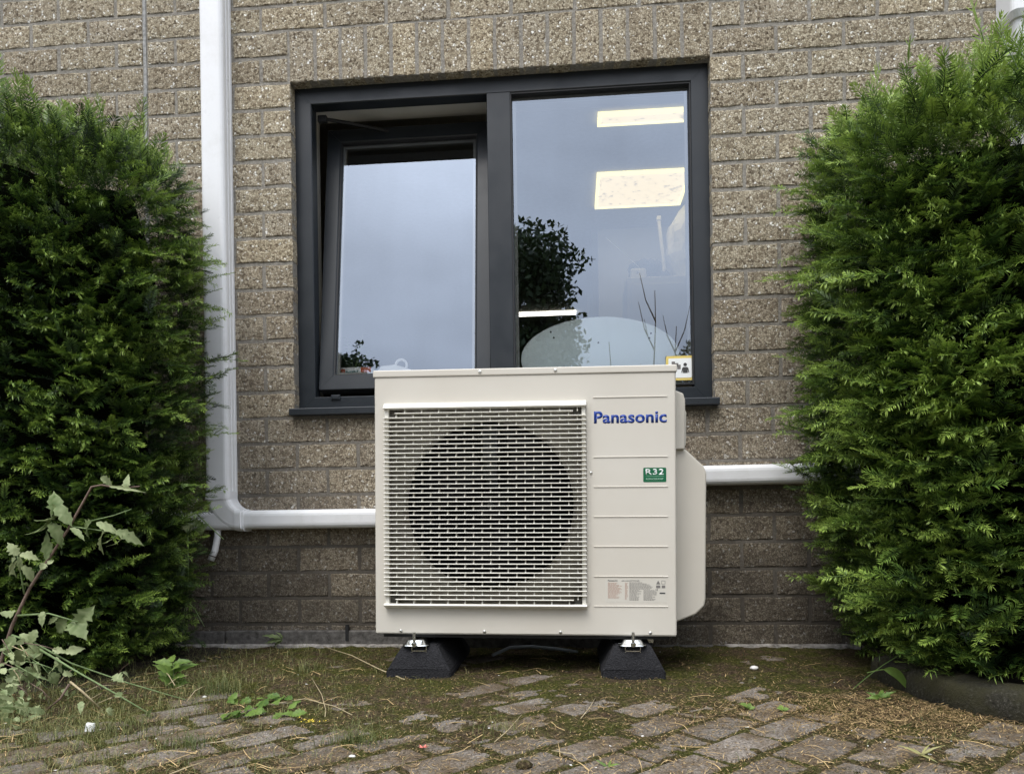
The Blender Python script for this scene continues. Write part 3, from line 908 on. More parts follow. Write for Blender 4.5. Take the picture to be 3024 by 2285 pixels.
for a in ((-.03, .018, .012, .022), (-.018, .012, .006, .016), (-.01, .006, -.004, .009)):
    box(bm, a[0], a[0] + .012, -.001, -.0002, a[2], a[1] + .006, .0003)
obj('machine_pictogram', bm, 'ink', t)

# ------------------------------------------------------------------ white pipe trunking
def duct_prof(w, d, r=.018, groove=True):
    """cross-section: u across, v out from the wall (negative y)"""
    pts = [(-w / 2, 0), (-w / 2, d - r)]
    for i in range(1, 5):
        a = R(180 - 90 * i / 4 * 1); pts.append((-w / 2 + r + r * math.cos(a), d - r + r * math.sin(a)))
    for i in range(0, 5):
        a = R(90 - 90 * i / 4); pts.append((w / 2 - r + r * math.cos(a), d - r + r * math.sin(a)))
    if groove:
        pts += [(w / 2, d * .55), (w / 2 - .0015, d * .53), (w / 2 - .0015, d * .49), (w / 2 + .001, d * .47), (w / 2 + .001, d * .2), (w / 2 + .003, d * .18)]
    pts.append((w / 2 + (.003 if groove else 0), 0))
    return pts
def run_duct(name, p0, p1, w, d, parent, groove=True, r=.018):
    p0, p1 = Vector(p0), Vector(p1); ax = (p1 - p0).normalized()
    u = Vector((1, 0, 0)) if abs(ax.z) > .5 else Vector((0, 0, -1))
    bm = NB(); prism(bm, duct_prof(w, d, r, groove), p0, p1, u, (0, -1, 0))
    return obj(name, bm, 'pvc', parent)
YB = .0005
T = empty('pipe_trunking', (-.268, 0, .47)); tag(T, 'white pipe trunking dropping beside the left hedge and turning along the wall', 'pipe cover')
def off(p): return (p[0] + .268, p[1], p[2] - .47)
run_duct('vertical_length', off((-.268, -YB, 3.0)), off((-.268, -YB, .56)), .088, .07, T)
run_duct('collar', off((-.268, -YB, .575)), off((-.268, -YB, .545)), .093, .075, T, False)
# curved corner piece
bm = NB()
prof = duct_prof(.078, .072, .018, False)
cxr, czr, rad = -.17, .565, .098
steps = 8
rings = []
for i in range(steps + 1):
    a = R(180 + 90 * i / steps)
    ctr = Vector((cxr + rad * math.cos(a), 0, czr + rad * math.sin(a))); rdir = Vector((math.cos(a), 0, math.sin(a)))
    k = 1 + .14 * (1 - i / steps)
    rings.append([bm.verts.new(Vector(off(ctr)) + rdir * (-x) * k + Vector((0, -1, 0)) * y + Vector((0, -YB, 0))) for x, y in prof])
for a, b in zip(rings, rings[1:]):
    for j in range(len(prof)): bm.faces.new((a[j], a[(j + 1) % len(prof)], b[(j + 1) % len(prof)], b[j]))
bm.faces.new(rings[0][::-1]); bm.faces.new(rings[-1]); bmesh.ops.recalc_face_normals(bm, faces=bm.faces[:])
obj('corner_piece', bm, 'pvc', T, smooth=False)
run_duct('tee_branch', off((-.42, -YB, .470)), off((-.22, -YB, .470)), .072, .070, T, False)
run_duct('stub_length', off((-1.6, -YB, .470)), off((-.42, -YB, .470)), .066, .064, T, False)
run_duct('collar', off((-.2, -YB, .471)), off((-.178, -YB, .471)), .076, .078, T, False)
run_duct('horizontal_length', off((-.178, -YB, .470)), off((.62, -YB, .470)), .068, .069, T, False, .02)
run_duct('rising_offset', off((.60, -YB - .001, .470)), off((.78, -YB - .001, .598)), .070, .067, T, False)
run_duct('horizontal_length', off((.76, -YB, .596)), off((2.62, -YB, .606)), .068, .069, T, False, .02)
bm = NB(); tube(bm, [off((-.278, -.045, .45)), off((-.276, -.05, .41)), off((-.283, -.058, .36)), off((-.295, -.066, .325))], .0118, 12)
obj('drain_hose', bm, 'pvc', T, smooth=True)
bm = NB(); tube(bm, [off((-.2885, -.062, .342)), off((-.2895, -.0625, .339))], .0125, 12); obj('hose_band', bm, 'rubber_seal', T)
T2 = empty('trunking_outlet', (2.55, 0, 2.1)); tag(T2, 'white trunking wall outlet with flared cap rising above the right hedge', 'pipe cover')
bm = NB()
for (za, wa, da), (zb, wb, db) in (((.6, .17, .10), (0.0, .17, .10)), ((0.0, .17, .10), (-.02, .15, .09)), ((-.02, .135, .085), (-.09, .12, .075)), ((-.09, .12, .075), (-.13, .10, .07))):
    A = [bm.verts.new((x, -y - YB, za)) for x, y in duct_prof(wa, da, .02, False)]; B = [bm.verts.new((x, -y - YB, zb)) for x, y in duct_prof(wb, db, .02, False)]
    for j in range(len(A)): bm.faces.new((A[j], A[(j + 1) % len(A)], B[(j + 1) % len(A)], B[j]))
    bm.faces.new(A[::-1]); bm.faces.new(B)
bmesh.ops.recalc_face_normals(bm, faces=bm.faces[:])
obj('outlet_cap', bm, 'pvc', T2)
run_duct('vertical_length', (0, -YB, -.12), (0, -YB, -1.46), .09, .068, T2)

# ------------------------------------------------------------------ outdoor air-conditioning unit
AC = empty('air_conditioner', (.421, -.48, .129)); AC.rotation_euler = (0, .0100, 0)
tag(AC, 'cream outdoor air-conditioning unit with a slatted fan grille, on black feet', 'air conditioner')
W, H, D = .885, .782, .32
HX0, HX1, HZ0, HZ1 = .040, .620, .088, .672      # opening behind the grille
bm = NB()
def slab(a, b, c, d_, y0=0, y1=.012): box(bm, a, b, y0, y1, c, d_)
# front sheet as a frame round the opening with rounded outer edge
def plate_with_hole(bm, x0, x1, z0, z1, hx0, hx1, hz0, hz1, y, yb):
    xs = [x0, hx0, hx1, x1]; zs = [z0, hz0, hz1, z1]
    g = [[bm.verts.new((x, y, z)) for x in xs] for z in zs]
    for j in range(3):
        for i in range(3):
            if i == 1 and j == 1: continue
            bm.faces.new((g[j][i], g[j][i + 1], g[j + 1][i + 1], g[j + 1][i]))
    ring = [g[1][1], g[1][2], g[2][2], g[2][1]]
    rb = [bm.verts.new((v.co.x, yb, v.co.z)) for v in ring]
    for i in range(4): bm.faces.new((ring[(i + 1) % 4], ring[i], rb[i], rb[(i + 1) % 4]))
r_ = .006
plate_with_hole(bm, r_, W - r_, .004, H - .022, HX0, HX1, HZ0, HZ1, 0, .048)
# rounded vertical edges and sides
for s, xe in ((-1, 0), (1, W)):
    prev = None
    col = [(xe - s * (r_ - r_ * math.sin(a)), r_ - r_ * math.cos(a)) for a in [R(90) * i / 4 for i in range(5)]] + [(xe, D)]
    vs = [[bm.verts.new((x, y, z)) for (x, y) in col] for z in (.004, H - .022)]
    for i in range(len(col) - 1): bm.faces.new((vs[0][i], vs[0][i + 1], vs[1][i + 1], vs[1][i]))
box(bm, .002, W - .002, D - .004, D, .004, H - .02)
box(bm, .003, W - .003, .004, D - .005, 0, .006)
bmesh.ops.remove_doubles(bm, verts=bm.verts, dist=1e-5); bmesh.ops.recalc_face_normals(bm, faces=bm.faces[:])
obj('casing', bm, 'casing', AC)
bm = NB(); box(bm, -.0035, W + .0035, -.0035, D + .003, H - .021, H, .0035, 3); obj('lid', bm, 'casing', AC)
bm = NB(); box(bm, .001, W - .001, .0005, D - .01, H - .0235, H - .0205); obj('lid_gap', bm, 'rubber_seal', AC)
bm = NB(); box(bm, .02, W - .02, .02, D - .02, -.012, .001); obj('base_pan', bm, 'rubber_seal', AC)
# pressed raised panel edge around grille
bm = NB()
rrect(bm, .606, .612, .022, -.0022, .0, .3355, .386, 5)
t2 = bmesh.ops.delete(bm, geom=[f for f in bm.faces if abs(f.normal.y) > .9 and f.calc_center_median().y > -.001], context='FACES')
for f in [f for f in bm.faces if len(f.verts) > 4]:
    bmesh.ops.delete(bm, geom=[f], context='FACES_ONLY')
def ring_plate(bm, w, h, r, w2, h2, r2_, y, cx_, cz_, n=5):
    P = []
    for (ww, hh, rr_) in ((w, h, r), (w2, h2, r2_)):
        pts = []
        for sx, sz, a0 in ((1, 1, 0), (-1, 1, 90), (-1, -1, 180), (1, -1, 270)):
            for i in range(n + 1):
                a = R(a0 + 90 * i / n); pts.append(bm.verts.new((cx_ + sx * (ww / 2 - rr_) + rr_ * math.cos(a), y, cz_ + sz * (hh / 2 - rr_) + rr_ * math.sin(a))))
        P.append(pts)
    k = len(P[0])
    for i in range(k): bm.faces.new((P[0][i], P[0][(i + 1) % k], P[1][(i + 1) % k], P[1][i]))
ring_plate(bm, .606, .612, .022, .585, .590, .012, -.0022, .3355, .386)
bmesh.ops.recalc_face_normals(bm, faces=bm.faces[:])
obj('pressed_rim', bm, 'casing', AC)
# recessed plate with round mouth, fan shroud, coil
FX, FZ, FR = .338, .380, .262
bm = NB()
N = 72
inner = [bm.verts.new((FX + FR * math.cos(2 * math.pi * i / N), .052, FZ + FR * math.sin(2 * math.pi * i / N))) for i in range(N)]
mid_ = [bm.verts.new((FX + (FR - .010) * math.cos(2 * math.pi * i / N), .066, FZ + (FR - .010) * math.sin(2 * math.pi * i / N))) for i in range(N)]
back_ = [((FX + (FR - .016) * math.cos(2 * math.pi * i / N), .12, FZ + (FR - .016) * math.sin(2 * math.pi * i / N))) for i in range(N)]
outer = []
for i in range(N):
    a = 2 * math.pi * i / N; c, s = math.cos(a), math.sin(a)
    kx = ((HX1 - FX) if c > 0 else (FX - HX0)) / max(abs(c), 1e-6); kz = ((HZ1 - FZ) if s > 0 else (FZ - HZ0)) / max(abs(s), 1e-6)
    k = min(kx, kz); outer.append(bm.verts.new((FX + c * k, .046, FZ + s * k)))
for A, B in ((outer, inner), (inner, mid_)):
    for i in range(N): bm.faces.new((A[i], A[(i + 1) % N], B[(i + 1) % N], B[i]))
bmesh.ops.recalc_face_normals(bm, faces=bm.faces[:])
obj('fan_mouth', bm, 'casing', AC)
bm = NB(); A = [bm.verts.new(p) for p in [(FX + (FR - .010) * math.cos(2 * math.pi * i / N), .066, FZ + (FR - .010) * math.sin(2 * math.pi * i / N)) for i in range(N)]]
B = [bm.verts.new((v.co.x, .2, v.co.z)) for v in A]
for i in range(N): bm.faces.new((A[i], B[i], B[(i + 1) % N], A[(i + 1) % N]))
obj('fan_shroud', bm, 'dark_inside', AC)  # deep part of the mouth, its shade painted near-black
bm = NB(); box(bm, .03, .64, .24, .25, .05, .72)
for i in range(60): box(bm, .04 + i * .01, .041 + i * .01, .225, .24, .06, .71)
obj('coil', bm, 'dark_inside', AC)
bm = NB(); box(bm, .025, .03, .052, .25, .03, .73); box(bm, .645, .65, .052, .25, .03, .73); box(bm, .03, .645, .052, .25, .03, .035); box(bm, .03, .645, .052, .25, .725, .73)
obj('inner_case', bm, 'dark_inside', AC)
bm = NB(); box(bm, .30, .345, .2, .215, .06, .70); obj('motor_bracket', bm, 'cable', AC)
fan = empty('fan', (FX, .11, FZ), AC)
bm = NB(); tube(bm, [(0, .03, 0), (0, -.02, 0), (0, -.03, 0)], [.055, .05, .03], 24); obj('hub', bm, 'fan', fan)
bm = NB(); tube(bm, [(0, -.03, 0), (0, -.045, 0)], [.010, .009], 12); obj('hub_nut', bm, 'cable', fan)
for b in range(3):
    bm = NB(); g = []
    for i in range(9):
        rr = .045 + (.235 - .045) * i / 8; row = []
        for j in range(9):
            a = R(120 * b + 20) + (j / 8 - .5) * (1.15 + .35 * i / 8) + .35 * (i / 8) ** 2
            row.append(bm.verts.new((rr * math.cos(a), .03 - .06 * j / 8 + .008 * math.sin(i), rr * math.sin(a))))
        g.append(row)
    for i in range(8):
        for j in range(8): bm.faces.new((g[i][j], g[i][j + 1], g[i + 1][j + 1], g[i + 1][j]))
    obj('blade', bm, 'fan', fan, smooth=True)
# grille
grille = empty('grille', (0, 0, 0), AC)
GX0, GX1 = .032, .627; GZT, GZB = .664, .092
bm = NB()
prism(bm, [(.002, GZT), (-.024, GZT), (-.026, GZT + .003), (-.010, GZT + .018), (.002, GZT + .020)], (GX0, 0, 0), (GX1, 0, 0), (0, 1, 0), (0, 0, 1))
obj('top_rail', bm, 'grille', grille)
bm = NB()
prism(bm, [(.002, GZB), (-.024, GZB), (-.026, GZB - .004), (-.022, GZB - .008), (.002, GZB - .016)], (GX0, 0, 0), (GX1, 0, 0), (0, 1, 0), (0, 0, 1))
obj('bottom_rail', bm, 'grille', grille)
for xa, xb in ((GX0 + .002, GX0 + .014), (GX1 - .013, GX1 - .002)):
    bm = NB(); box(bm, xa, xb, -.014, .004, GZB - .004, GZT + .004, .001); obj('side_rail', bm, 'grille', grille)
NS = 43; pit = (GZT - GZB) / (NS + 1)
def slat_bm(x0, x1):
    bm = NB(); prism(bm, [(.004, .0008), (-.016, .0013), (-.0235, .0014), (-.0248, 0), (-.0235, -.0014), (-.016, -.0013), (.004, -.0008)], (x0, 0, 0), (x1, 0, 0), (0, 1, 0), (0, 0, 1)); return bm
full = None
for k in range(1, NS + 1):
    z = GZT - k * pit
    if k in (1, NS):
        o = obj('slat', slat_bm(GX0 + .035, GX1 - .038), 'grille', grille)
    elif full is None:
        o = obj('slat', slat_bm(GX0, GX1), 'grille', grille); full = o.data
    else:
        o = link_mesh('slat', full, grille)
    o.location = (0, 0, z)
bm = NB()
for k in range(0, NS + 1):
    zt, zb = GZT - k * pit - .001, GZT - (k + 1) * pit + .001
    x = GX0 + .012 + (.0507 if k % 2 == 0 else .0253)
    while x < GX1 - .012:
        A = [bm.verts.new(p) for p in ((x - .0011, -.012, zt), (x + .0011, -.012, zt), (x + .0016, -.019, zb), (x - .0016, -.019, zb))]
        B = [bm.verts.new(p) for p in ((x - .0011, .004, zt), (x + .0011, .004, zt), (x + .0016, .004, zb), (x - .0016, .004, zb))]
        for i in range(4): bm.faces.new((A[i], A[(i + 1) % 4], B[(i + 1) % 4], B[i]))
        bm.faces.new(A[::-1]); x += .0507
bmesh.ops.recalc_face_normals(bm, faces=bm.faces[:])
o = obj('grille_ribs', bm, 'grille', grille); tag(o, kind='stuff')
for xa, za in ((GX0 + .014, GZT - 2 * pit), (GX1 - .036, GZT - 2 * pit), (GX0 + .014, GZB + .0), (GX1 - .036, GZB)):
    bm = NB(); box(bm, xa, xa + .022, .002, .008, za, za + 2 * pit, .001); tube(bm, [(xa + .011, .003, za + pit), (xa + .011, -.001, za + pit)], .005, 10)
    obj('fixing_pocket', bm, 'pocket', grille)
# pressed ridges on the right half
for n in (1, 2, 3, 4, 5, 6, 8):
    z = .0865 * n + .0005
    bm = NB()
    prism(bm, [(.0004, .0030), (-.0001, .0026), (-.0001, .0004), (-.0021, -.0006), (-.0021, -.0018), (.0004, -.0034)], (.648, 0, z), (.860, 0, z), (0, 1, 0), (0, 0, 1))
    obj('ridge', bm, 'casing', AC)
for (sx, sz, nm) in [(.077, .010, 's'), (.327, .010, 's'), (.550, .010, 's'), (.809, .010, 's'), (.317, H - .010, 't'), (.539, H - .010, 't'), (.640, .473, 's')]:
    y = -.0035 if nm == 't' else 0
    bm = NB(); tube(bm, [(sx, y + .001, sz), (sx, y - .0025, sz), (sx, y - .0042, sz)], [.0048, .0046, .0024], 12)
    obj('screw', bm, 'screw', AC, smooth=True)
text_mesh('Panasonic', .650, .6155, .2085, .0355, 'blue', 'brand_lettering', AC, -.0004, .030, .0001, spacing=1.04)
bm = NB(); rrect(bm, .0655, .0415, .003, -.0006, .0002, .8235, .4655); obj('refrigerant_sticker', bm, 'green', AC)
text_mesh('R32', .7975, .4660, .052, .0165, 'white', 'sticker_lettering', AC, -.0007, .014, .0001, spacing=1.12)
text_mesh('REFRIGERANT', .7985, .4505, .050, .0055, 'mint', 'sticker_lettering', AC, -.0007, .01)
bm = NB(); box(bm, .7975, .8495, -.0011, -.0006, .4615, .4622); obj('sticker_line', bm, 'mint', AC)
# rating label: fine print
bm = NB(); box(bm, .680, .856, -.0003, .0002, .097, .165); obj('rating_label', bm, 'label_paper', AC)
text_mesh('Panasonic', .688, .1585, .028, .0042, 'ink_dark', 'label_lettering', AC, -.0003, .02)
text_mesh('AIR CONDITIONER', .727, .1585, .052, .0034, 'ink', 'label_lettering', AC, -.0003, .01)
rl = random.Random(3)
cols = [(.688, .730, .1545, .110, 'ink_red'), (.737, .746, .1545, .108, 'ink_red'), (.7495, .818, .1555, .136, 'ink'), (.7495, .786, .133, .102, 'ink'), (.790, .832, .133, .102, 'ink')]
for (xa, xb, zt, zb, mt) in cols:
    bm = NB(); z = zt
    while z > zb:
        x = xa
        e_ = xa + (xb - xa) * rl.uniform(.55, 1)
        while x < e_:
            w = min(rl.uniform(.0025, .008), e_ - x)
            if w > .001: box(bm, x, x + w, -.0007, -.0002, z - .0013, z)
            x += w + .0012
        z -= .0031
    obj('fine_print', bm, mt, AC)
bm = NB()
for v in ((.832, .150), ):
    vs = [bm.verts.new(p) for p in ((v[0] - .006, -.0006, v[1]), (v[0] + .006, -.0006, v[1]), (v[0], -.0006, v[1] + .011))]; bm.faces.new(vs)
box(bm, .8415, .852, -.0006, -.0003, .1505, .1515); box(bm, .8415, .852, -.0006, -.0003, .1595, .1605)
box(bm, .8415, .8425, -.0006, -.0003, .1505, .1605); box(bm, .851, .852, -.0006, -.0003, .1505, .1605)
box(bm, .826, .838, -.0006, -.0003, .139, .147); box(bm, .842, .852, -.0006, -.0003, .139, .147)
obj('warning_symbols', bm, 'ink', AC)
text_mesh('CE', .824, .132, .007, .0045, 'ink_dark', 'label_lettering', AC, -.0003, .01)
bm = NB(); box(bm, .836, .852, -.0007, -.0002, .1225, .1265); obj('label_block', bm, 'ink_dark', AC)
# valve cover and pipe cover on the right-hand side
bm = NB()
def side_poly(pts, y0, y1, bev):
    t = bmesh.new()
    A = [t.verts.new((x, y0, z)) for x, z in pts]; B = [t.verts.new((x, y1, z)) for x, z in pts]; k = len(pts)
    t.faces.new(A[::-1]); t.faces.new(B)
    for i in range(k): t.faces.new((A[i], A[(i + 1) % k], B[(i + 1) % k], B[i]))
    bmesh.ops.recalc_face_normals(t, faces=t.faces[:])
    bmesh.ops.bevel(t, geom=t.edges[:], offset=bev, segments=3, affect='EDGES', profile=.5)
    me = bpy.data.meshes.new('t'); t.to_mesh(me); t.free(); b = bmesh.new(); b.from_mesh(me); bpy.data.meshes.remove(me); return b
# coordinates at the cover's own depth behind the front
obj('valve_cover', side_poly([(W - .004, .545), (.922, .545), (.924, .690), (.918, .712), (W - .004, .728)], .085, .25, .004), 'casing', AC)
obj('terminal_cover', side_poly([(W - .004, .56), (.932, .56), (.934, .660), (.926, .678), (W - .004, .69)], .13, .25, .003), 'casing', AC)
obj('pipe_cover', side_poly([(W - .004, .020), (.955, .050), (.980, .075), (.984, .095), (.988, .475), (.980, .495), (.925, .548), (W - .004, .548)], .10, .29, .006), 'casing', AC)
bm = NB(); box(bm, .70, .83, .12, .26, -.04, -.011); obj('underside_bracket', bm, 'zinc', AC)

# ------------------------------------------------------------------ rubber feet
def foot(cx_, w, label, boltx):
    f = empty('rubber_foot', (cx_, -.515, 0)); tag(f, label, 'mounting foot', 'rubber feet under the unit')
    bm = NB()
    L = .40; hb, ht = w / 2, .052
    secs = []
    for y, k, zt in ((0, 0, .028), (.010, .6, .066), (.026, 1.0, .096), (L - .026, 1.0, .096), (L - .01, .6, .066), (L, 0, .028)):
        hw = hb + (ht - hb) * (max(0, zt - .024) / .072)
        secs.append([bm.verts.new(p) for p in ((-hb, y, 0), (-hb - .001, y, .022), (-hw, y, zt), (hw, y, zt), (hb + .001, y, .022), (hb, y, 0))])
    for a, b in zip(secs, secs[1:]):
        for j in range(6): bm.faces.new((a[j], a[(j + 1) % 6], b[(j + 1) % 6], b[j]))
    bm.faces.new(secs[0][::-1]); bm.faces.new(secs[-1])
    bmesh.ops.recalc_face_normals(bm, faces=bm.faces[:])
    bmesh.ops.bevel(bm, geom=[e for e in bm.edges if e.calc_length() > .012], offset=.004, segments=2, affect='EDGES')
    obj('block', bm, 'rubber', f)
    bm = NB(); t = bmesh.new()
    prism(bm, [(-.024, .066), (-.021, .0405), (.021, .0405), (.024, .066), (.024, .068), (-.024, .068)], (0, -.0005, 0), (0, .014, 0), (1, 0, 0), (0, 0, 1))
    for v in bm.verts:
        v.co.y += (v.co.z - .028) * .26 - .0005
    obj('grip_recess', bm, 'rubber', f)
    bm = NB(); tube(bm, [(0, -.0035, .004), (0, .006, .004)], .011, 14)
    obj('drain_notch', bm, 'rubber_seal', f)
    # aluminium rail let into the top
    bm = NB()
    box(bm, -.0225, .0225, .018, L - .02, .0945, .0965)
    for a in ((-.0225, -.0205), (.0205, .0225)): box(bm, a[0], a[1], .016, L - .02, .076, .095)
    box(bm, -.0225, .0225, .016, .018, .080, .083)
    obj('rail', bm, 'zinc', f)
    bx = boltx - cx_
    for (yy, nm) in ((.028, 1), (.30, 0)):
        bm = NB()   # dished clamp plate
        N_ = 20
        rr = [(.040, .0965), (.040, .0990), (.034, .1000), (.025, .112), (.021, .1135), (.0, .1135)]
        rings = []
        for r0, z in rr:
            if r0 == 0: rings.append([bm.verts.new((bx, yy, z))] * N_); continue
            ring = []
            for i in range(N_):
                a = 2 * math.pi * i / N_; q = 1 / max(abs(math.cos(a)), abs(math.sin(a))) ** .6
                ring.append(bm.verts.new((bx + r0 * math.cos(a) * q, yy + r0 * .62 * math.sin(a) * q, z)))
            rings.append(ring)
        for a, b in zip(rings, rings[1:]):
            for j in range(N_):
                fs = [a[j], a[(j + 1) % N_], b[(j + 1) % N_], b[j]]
                u_ = []
                for v in fs:
                    if v not in u_: u_.append(v)
                if len(u_) > 2: bm.faces.new(u_)
        obj('clamp_plate', bm, 'zinc', f, smooth=True)
        if nm:
            # bolt stands proud of the front panel
            bm = NB()
            tube(bm, [(bx, -.002, .097), (bx, -.002, .139)], .0042, 12)
            for i in range(9): tube(bm, [(bx, -.002, .116 + i * .0025), (bx, -.002, .1165 + i * .0025)], .0047, 12)
            obj('bolt', bm, 'zinc', f)
            bm = NB(); tube(bm, [(bx, -.002, .1005), (bx, -.002, .1080)], .0085, 6); obj('nut', bm, 'zinc', f)
    return f
foot(.556, .190, 'black rubber foot with zinc clamp under the grille side of the unit', .546)
foot(1.178, .180, 'black rubber foot with zinc clamp under the lettering side of the unit', 1.178)
bm = NB(); tube(bm, [(.74, -.20, .012), (.79, -.12, .022), (.86, -.09, .020), (.95, -.10, .014), (1.02, -.14, .01)], .006, 8)
o = obj('cable', bm, 'cable', smooth=True); tag(o, 'grey cable looping over the ground beneath the unit', 'cable')

# ------------------------------------------------------------------ kerb of the right-hand bed
kerb = empty('kerb', (1.85, -.6, 0)); tag(kerb, kind='structure')
path = [(1.845, -.46), (1.855, -.62), (1.895, -.80), (1.99, -.925), (2.16, -1.03), (2.45, -1.14), (2.9, -1.26), (3.6, -1.40)]
def spl(P, n):
    out = []
    for i in range(len(P) - 1):
        a, b, c, d = [Vector((*P[max(0, min(len(P) - 1, k))], 0)) for k in (i - 1, i, i + 1, i + 2)]
        for j in range(n):
            t = j / n
            out.append(.5 * ((2 * b) + (c - a) * t + (2 * a - 5 * b + 4 * c - d) * t * t + (3 * b - a - 3 * c + d) * t ** 3))
    out.append(Vector((*P[-1], 0))); return out
kp = spl(path, 16)
segs = [(0, 6), (6, 52), (52, 84), (84, len(kp) - 1)]
for a, b in segs:
    bm = NB(); rings = []
    for i in range(a, b + 1):
        d = (kp[min(i + 1, len(kp) - 1)] - kp[max(i - 1, 0)]).normalized(); nrm = Vector((d.y, -d.x, 0))
        if nrm.x > 0: nrm = -nrm
        base = kp[i] - d * (.0015 if i == b else 0) + d * (.0015 if i == a else 0)
        ring = []
        for (o_, z) in ((0, -.05), (.0, .045), (-.004, .060), (-.014, .068), (-.085, .072), (-.1, .07), (-.1, -.05)):
            nn = mnoise.noise(base * 9 + Vector((0, 0, z * 20))) * .006 + mnoise.noise(base * 40 + Vector((0, 0, z * 60))) * .005
            ring.append(bm.verts.new(base + nrm * (o_ + nn) + Vector((0, 0, z + nn * .7 + (.0 if a else -.006)))))
        rings.append(ring)
    for r0, r1 in zip(rings, rings[1:]):
        for j in range(7): bm.faces.new((r0[j], r0[(j + 1) % 7], r1[(j + 1) % 7], r1[j]))
    bm.faces.new(rings[0][::-1]); bm.faces.new(rings[-1]); bmesh.ops.recalc_face_normals(bm, faces=bm.faces[:])
    o = obj('kerb_stone', bm, 'kerb', kerb, (-1.85, .6, 0), smooth=True)
bm = NB()
pts = [(p.x + .05, p.y + .05) for p in kp] + [(3.6, -.02), (1.92, -.02)]
bm.faces.new([bm.verts.new((x, y, .055)) for x, y in pts]); bmesh.ops.triangulate(bm, faces=bm.faces[:])
o = obj('bed_soil', bm, 'soil', kerb, (-1.85, .6, 0)); tag(o, kind='structure')
bm = NB(); bmesh.ops.create_grid(bm, x_segments=30, y_segments=16, size=1)
for v in bm.verts:
    v.co = Vector((-1.0 + v.co.x * .95, -.36 + v.co.y * .42, 0))
    e2 = 1 - max(abs(v.co.x + 1.0) / .95, abs(v.co.y + .36) / .42) ** 3
    v.co.z = -.01 + .03 * e2 + .012 * mnoise.noise(v.co * 12)
o = obj('hedge_bed', bm, 'soil', None, smooth=True); tag(o, kind='structure')

# ------------------------------------------------------------------ yew hedges
CAMP = Vector((1.01726, -2.65648, .48802))
def shoot_proto(seed, L, nl, dens=.0033, taper=True, spread=62, radial=False):
    rnd = random.Random(seed); V = []; Fc = []; T = []
    bendx = rnd.uniform(-.25, .25); bendz = rnd.uniform(-.25, .05)
    def c(t): return np.array([bendx * L * t * t, L * t, bendz * L * t * t])
    # stem: three thin strips
    ns = 4
    for i in range(ns + 1):
        t = i / ns; p = c(t); w = .0011 * (1 - .5 * t)
        V += [p + [-w, 0, 0], p + [w, 0, 0], p + [0, 0, w * 1.6]]; T += [-.25 + .5 * t] * 3
    for i in range(ns):
        a = i * 3
        for j in range(3): Fc.append((a + j, a + (j + 1) % 3, a + 3 + (j + 1) % 3, a + 3 + j))
    n = int(L / dens)
    for i in range(2, n + 1):
        t = i / n; p = c(t)
        prof = min(1, .45 + 2.2 * t) * (1 if not taper else min(1, .32 + (1 - t) * 3.2))
        for s in (-1, 1):
            ln = nl * prof * rnd.uniform(.82, 1.1)
            a = R(spread - 34 * t ** 3 + rnd.uniform(-9, 9)); el = R(rnd.uniform(-8, 34) if not radial else rnd.uniform(-75, 75))
            d = np.array([s * math.sin(a) * math.cos(el), math.cos(a) * math.cos(el), math.sin(el)])
            side = np.array([d[1] * s, -d[0] * s, 0]) ; side = side / np.linalg.norm(side) * .0014
            b = len(V); dr = np.array([0, 0, -.12 * ln])
            V += [p, p + d * ln * .45 + side, p + d * ln + dr, p + d * ln * .45 - side]
            tt = .05 + .45 * t + rnd.uniform(-.08, .08)
            T += [tt - .1, tt, tt + .1, tt]
            Fc.append((b, b + 1, b + 2, b + 3))
    return np.array(V), np.array(Fc), np.array(T)
PROTO = [shoot_proto(i, L, nl, .0040) for i, (L, nl) in enumerate([(.055, .024), (.07, .026), (.08, .025), (.095, .026), (.06, .028), (.045, .023), (.11, .025)])]
TIPS = [shoot_proto(20 + i, L, nl, .0034, True, 55, i % 3 == 0) for i, (L, nl) in enumerate([(.032, .018), (.038, .020), (.045, .019), (.036, .021), (.052, .019), (.030, .0175), (.060, .018)])]
def scatter(name, protos, P, Dn, Up, S, Tn, mat, parent):
    """place shoots: P positions, Dn directions, Up up-vectors, S scale, Tn tint"""
    Dn = Dn / np.linalg.norm(Dn, axis=1, keepdims=True)
    A = np.cross(Dn, Up); A /= np.linalg.norm(A, axis=1, keepdims=True) + 1e-9
    Z = np.cross(A, Dn)
    which = RNG.integers(0, len(protos), len(P))
    Vs, Fs, Ts = [], [], []; off = 0
    for k, (V, Fc, T) in enumerate(protos):
        idx = np.where(which == k)[0]
        if not len(idx): continue
        M = np.stack([A[idx], Dn[idx], Z[idx]], -1)          # n,3,3
        W_ = np.einsum('nij,vj->nvi', M, V) * S[idx][:, None, None] + P[idx][:, None, :]
        nv = len(V)
        Vs.append(W_.reshape(-1, 3)); Ts.append((T[None, :] + Tn[idx][:, None]).ravel())
        Fs.append((Fc[None] + (np.arange(len(idx)) * nv)[:, None, None]).reshape(-1, Fc.shape[1]) + off); off += nv * len(idx)
    return big(name, np.concatenate(Vs), np.concatenate(Fs), mat, parent, np.clip(np.concatenate(Ts), 0, 1))

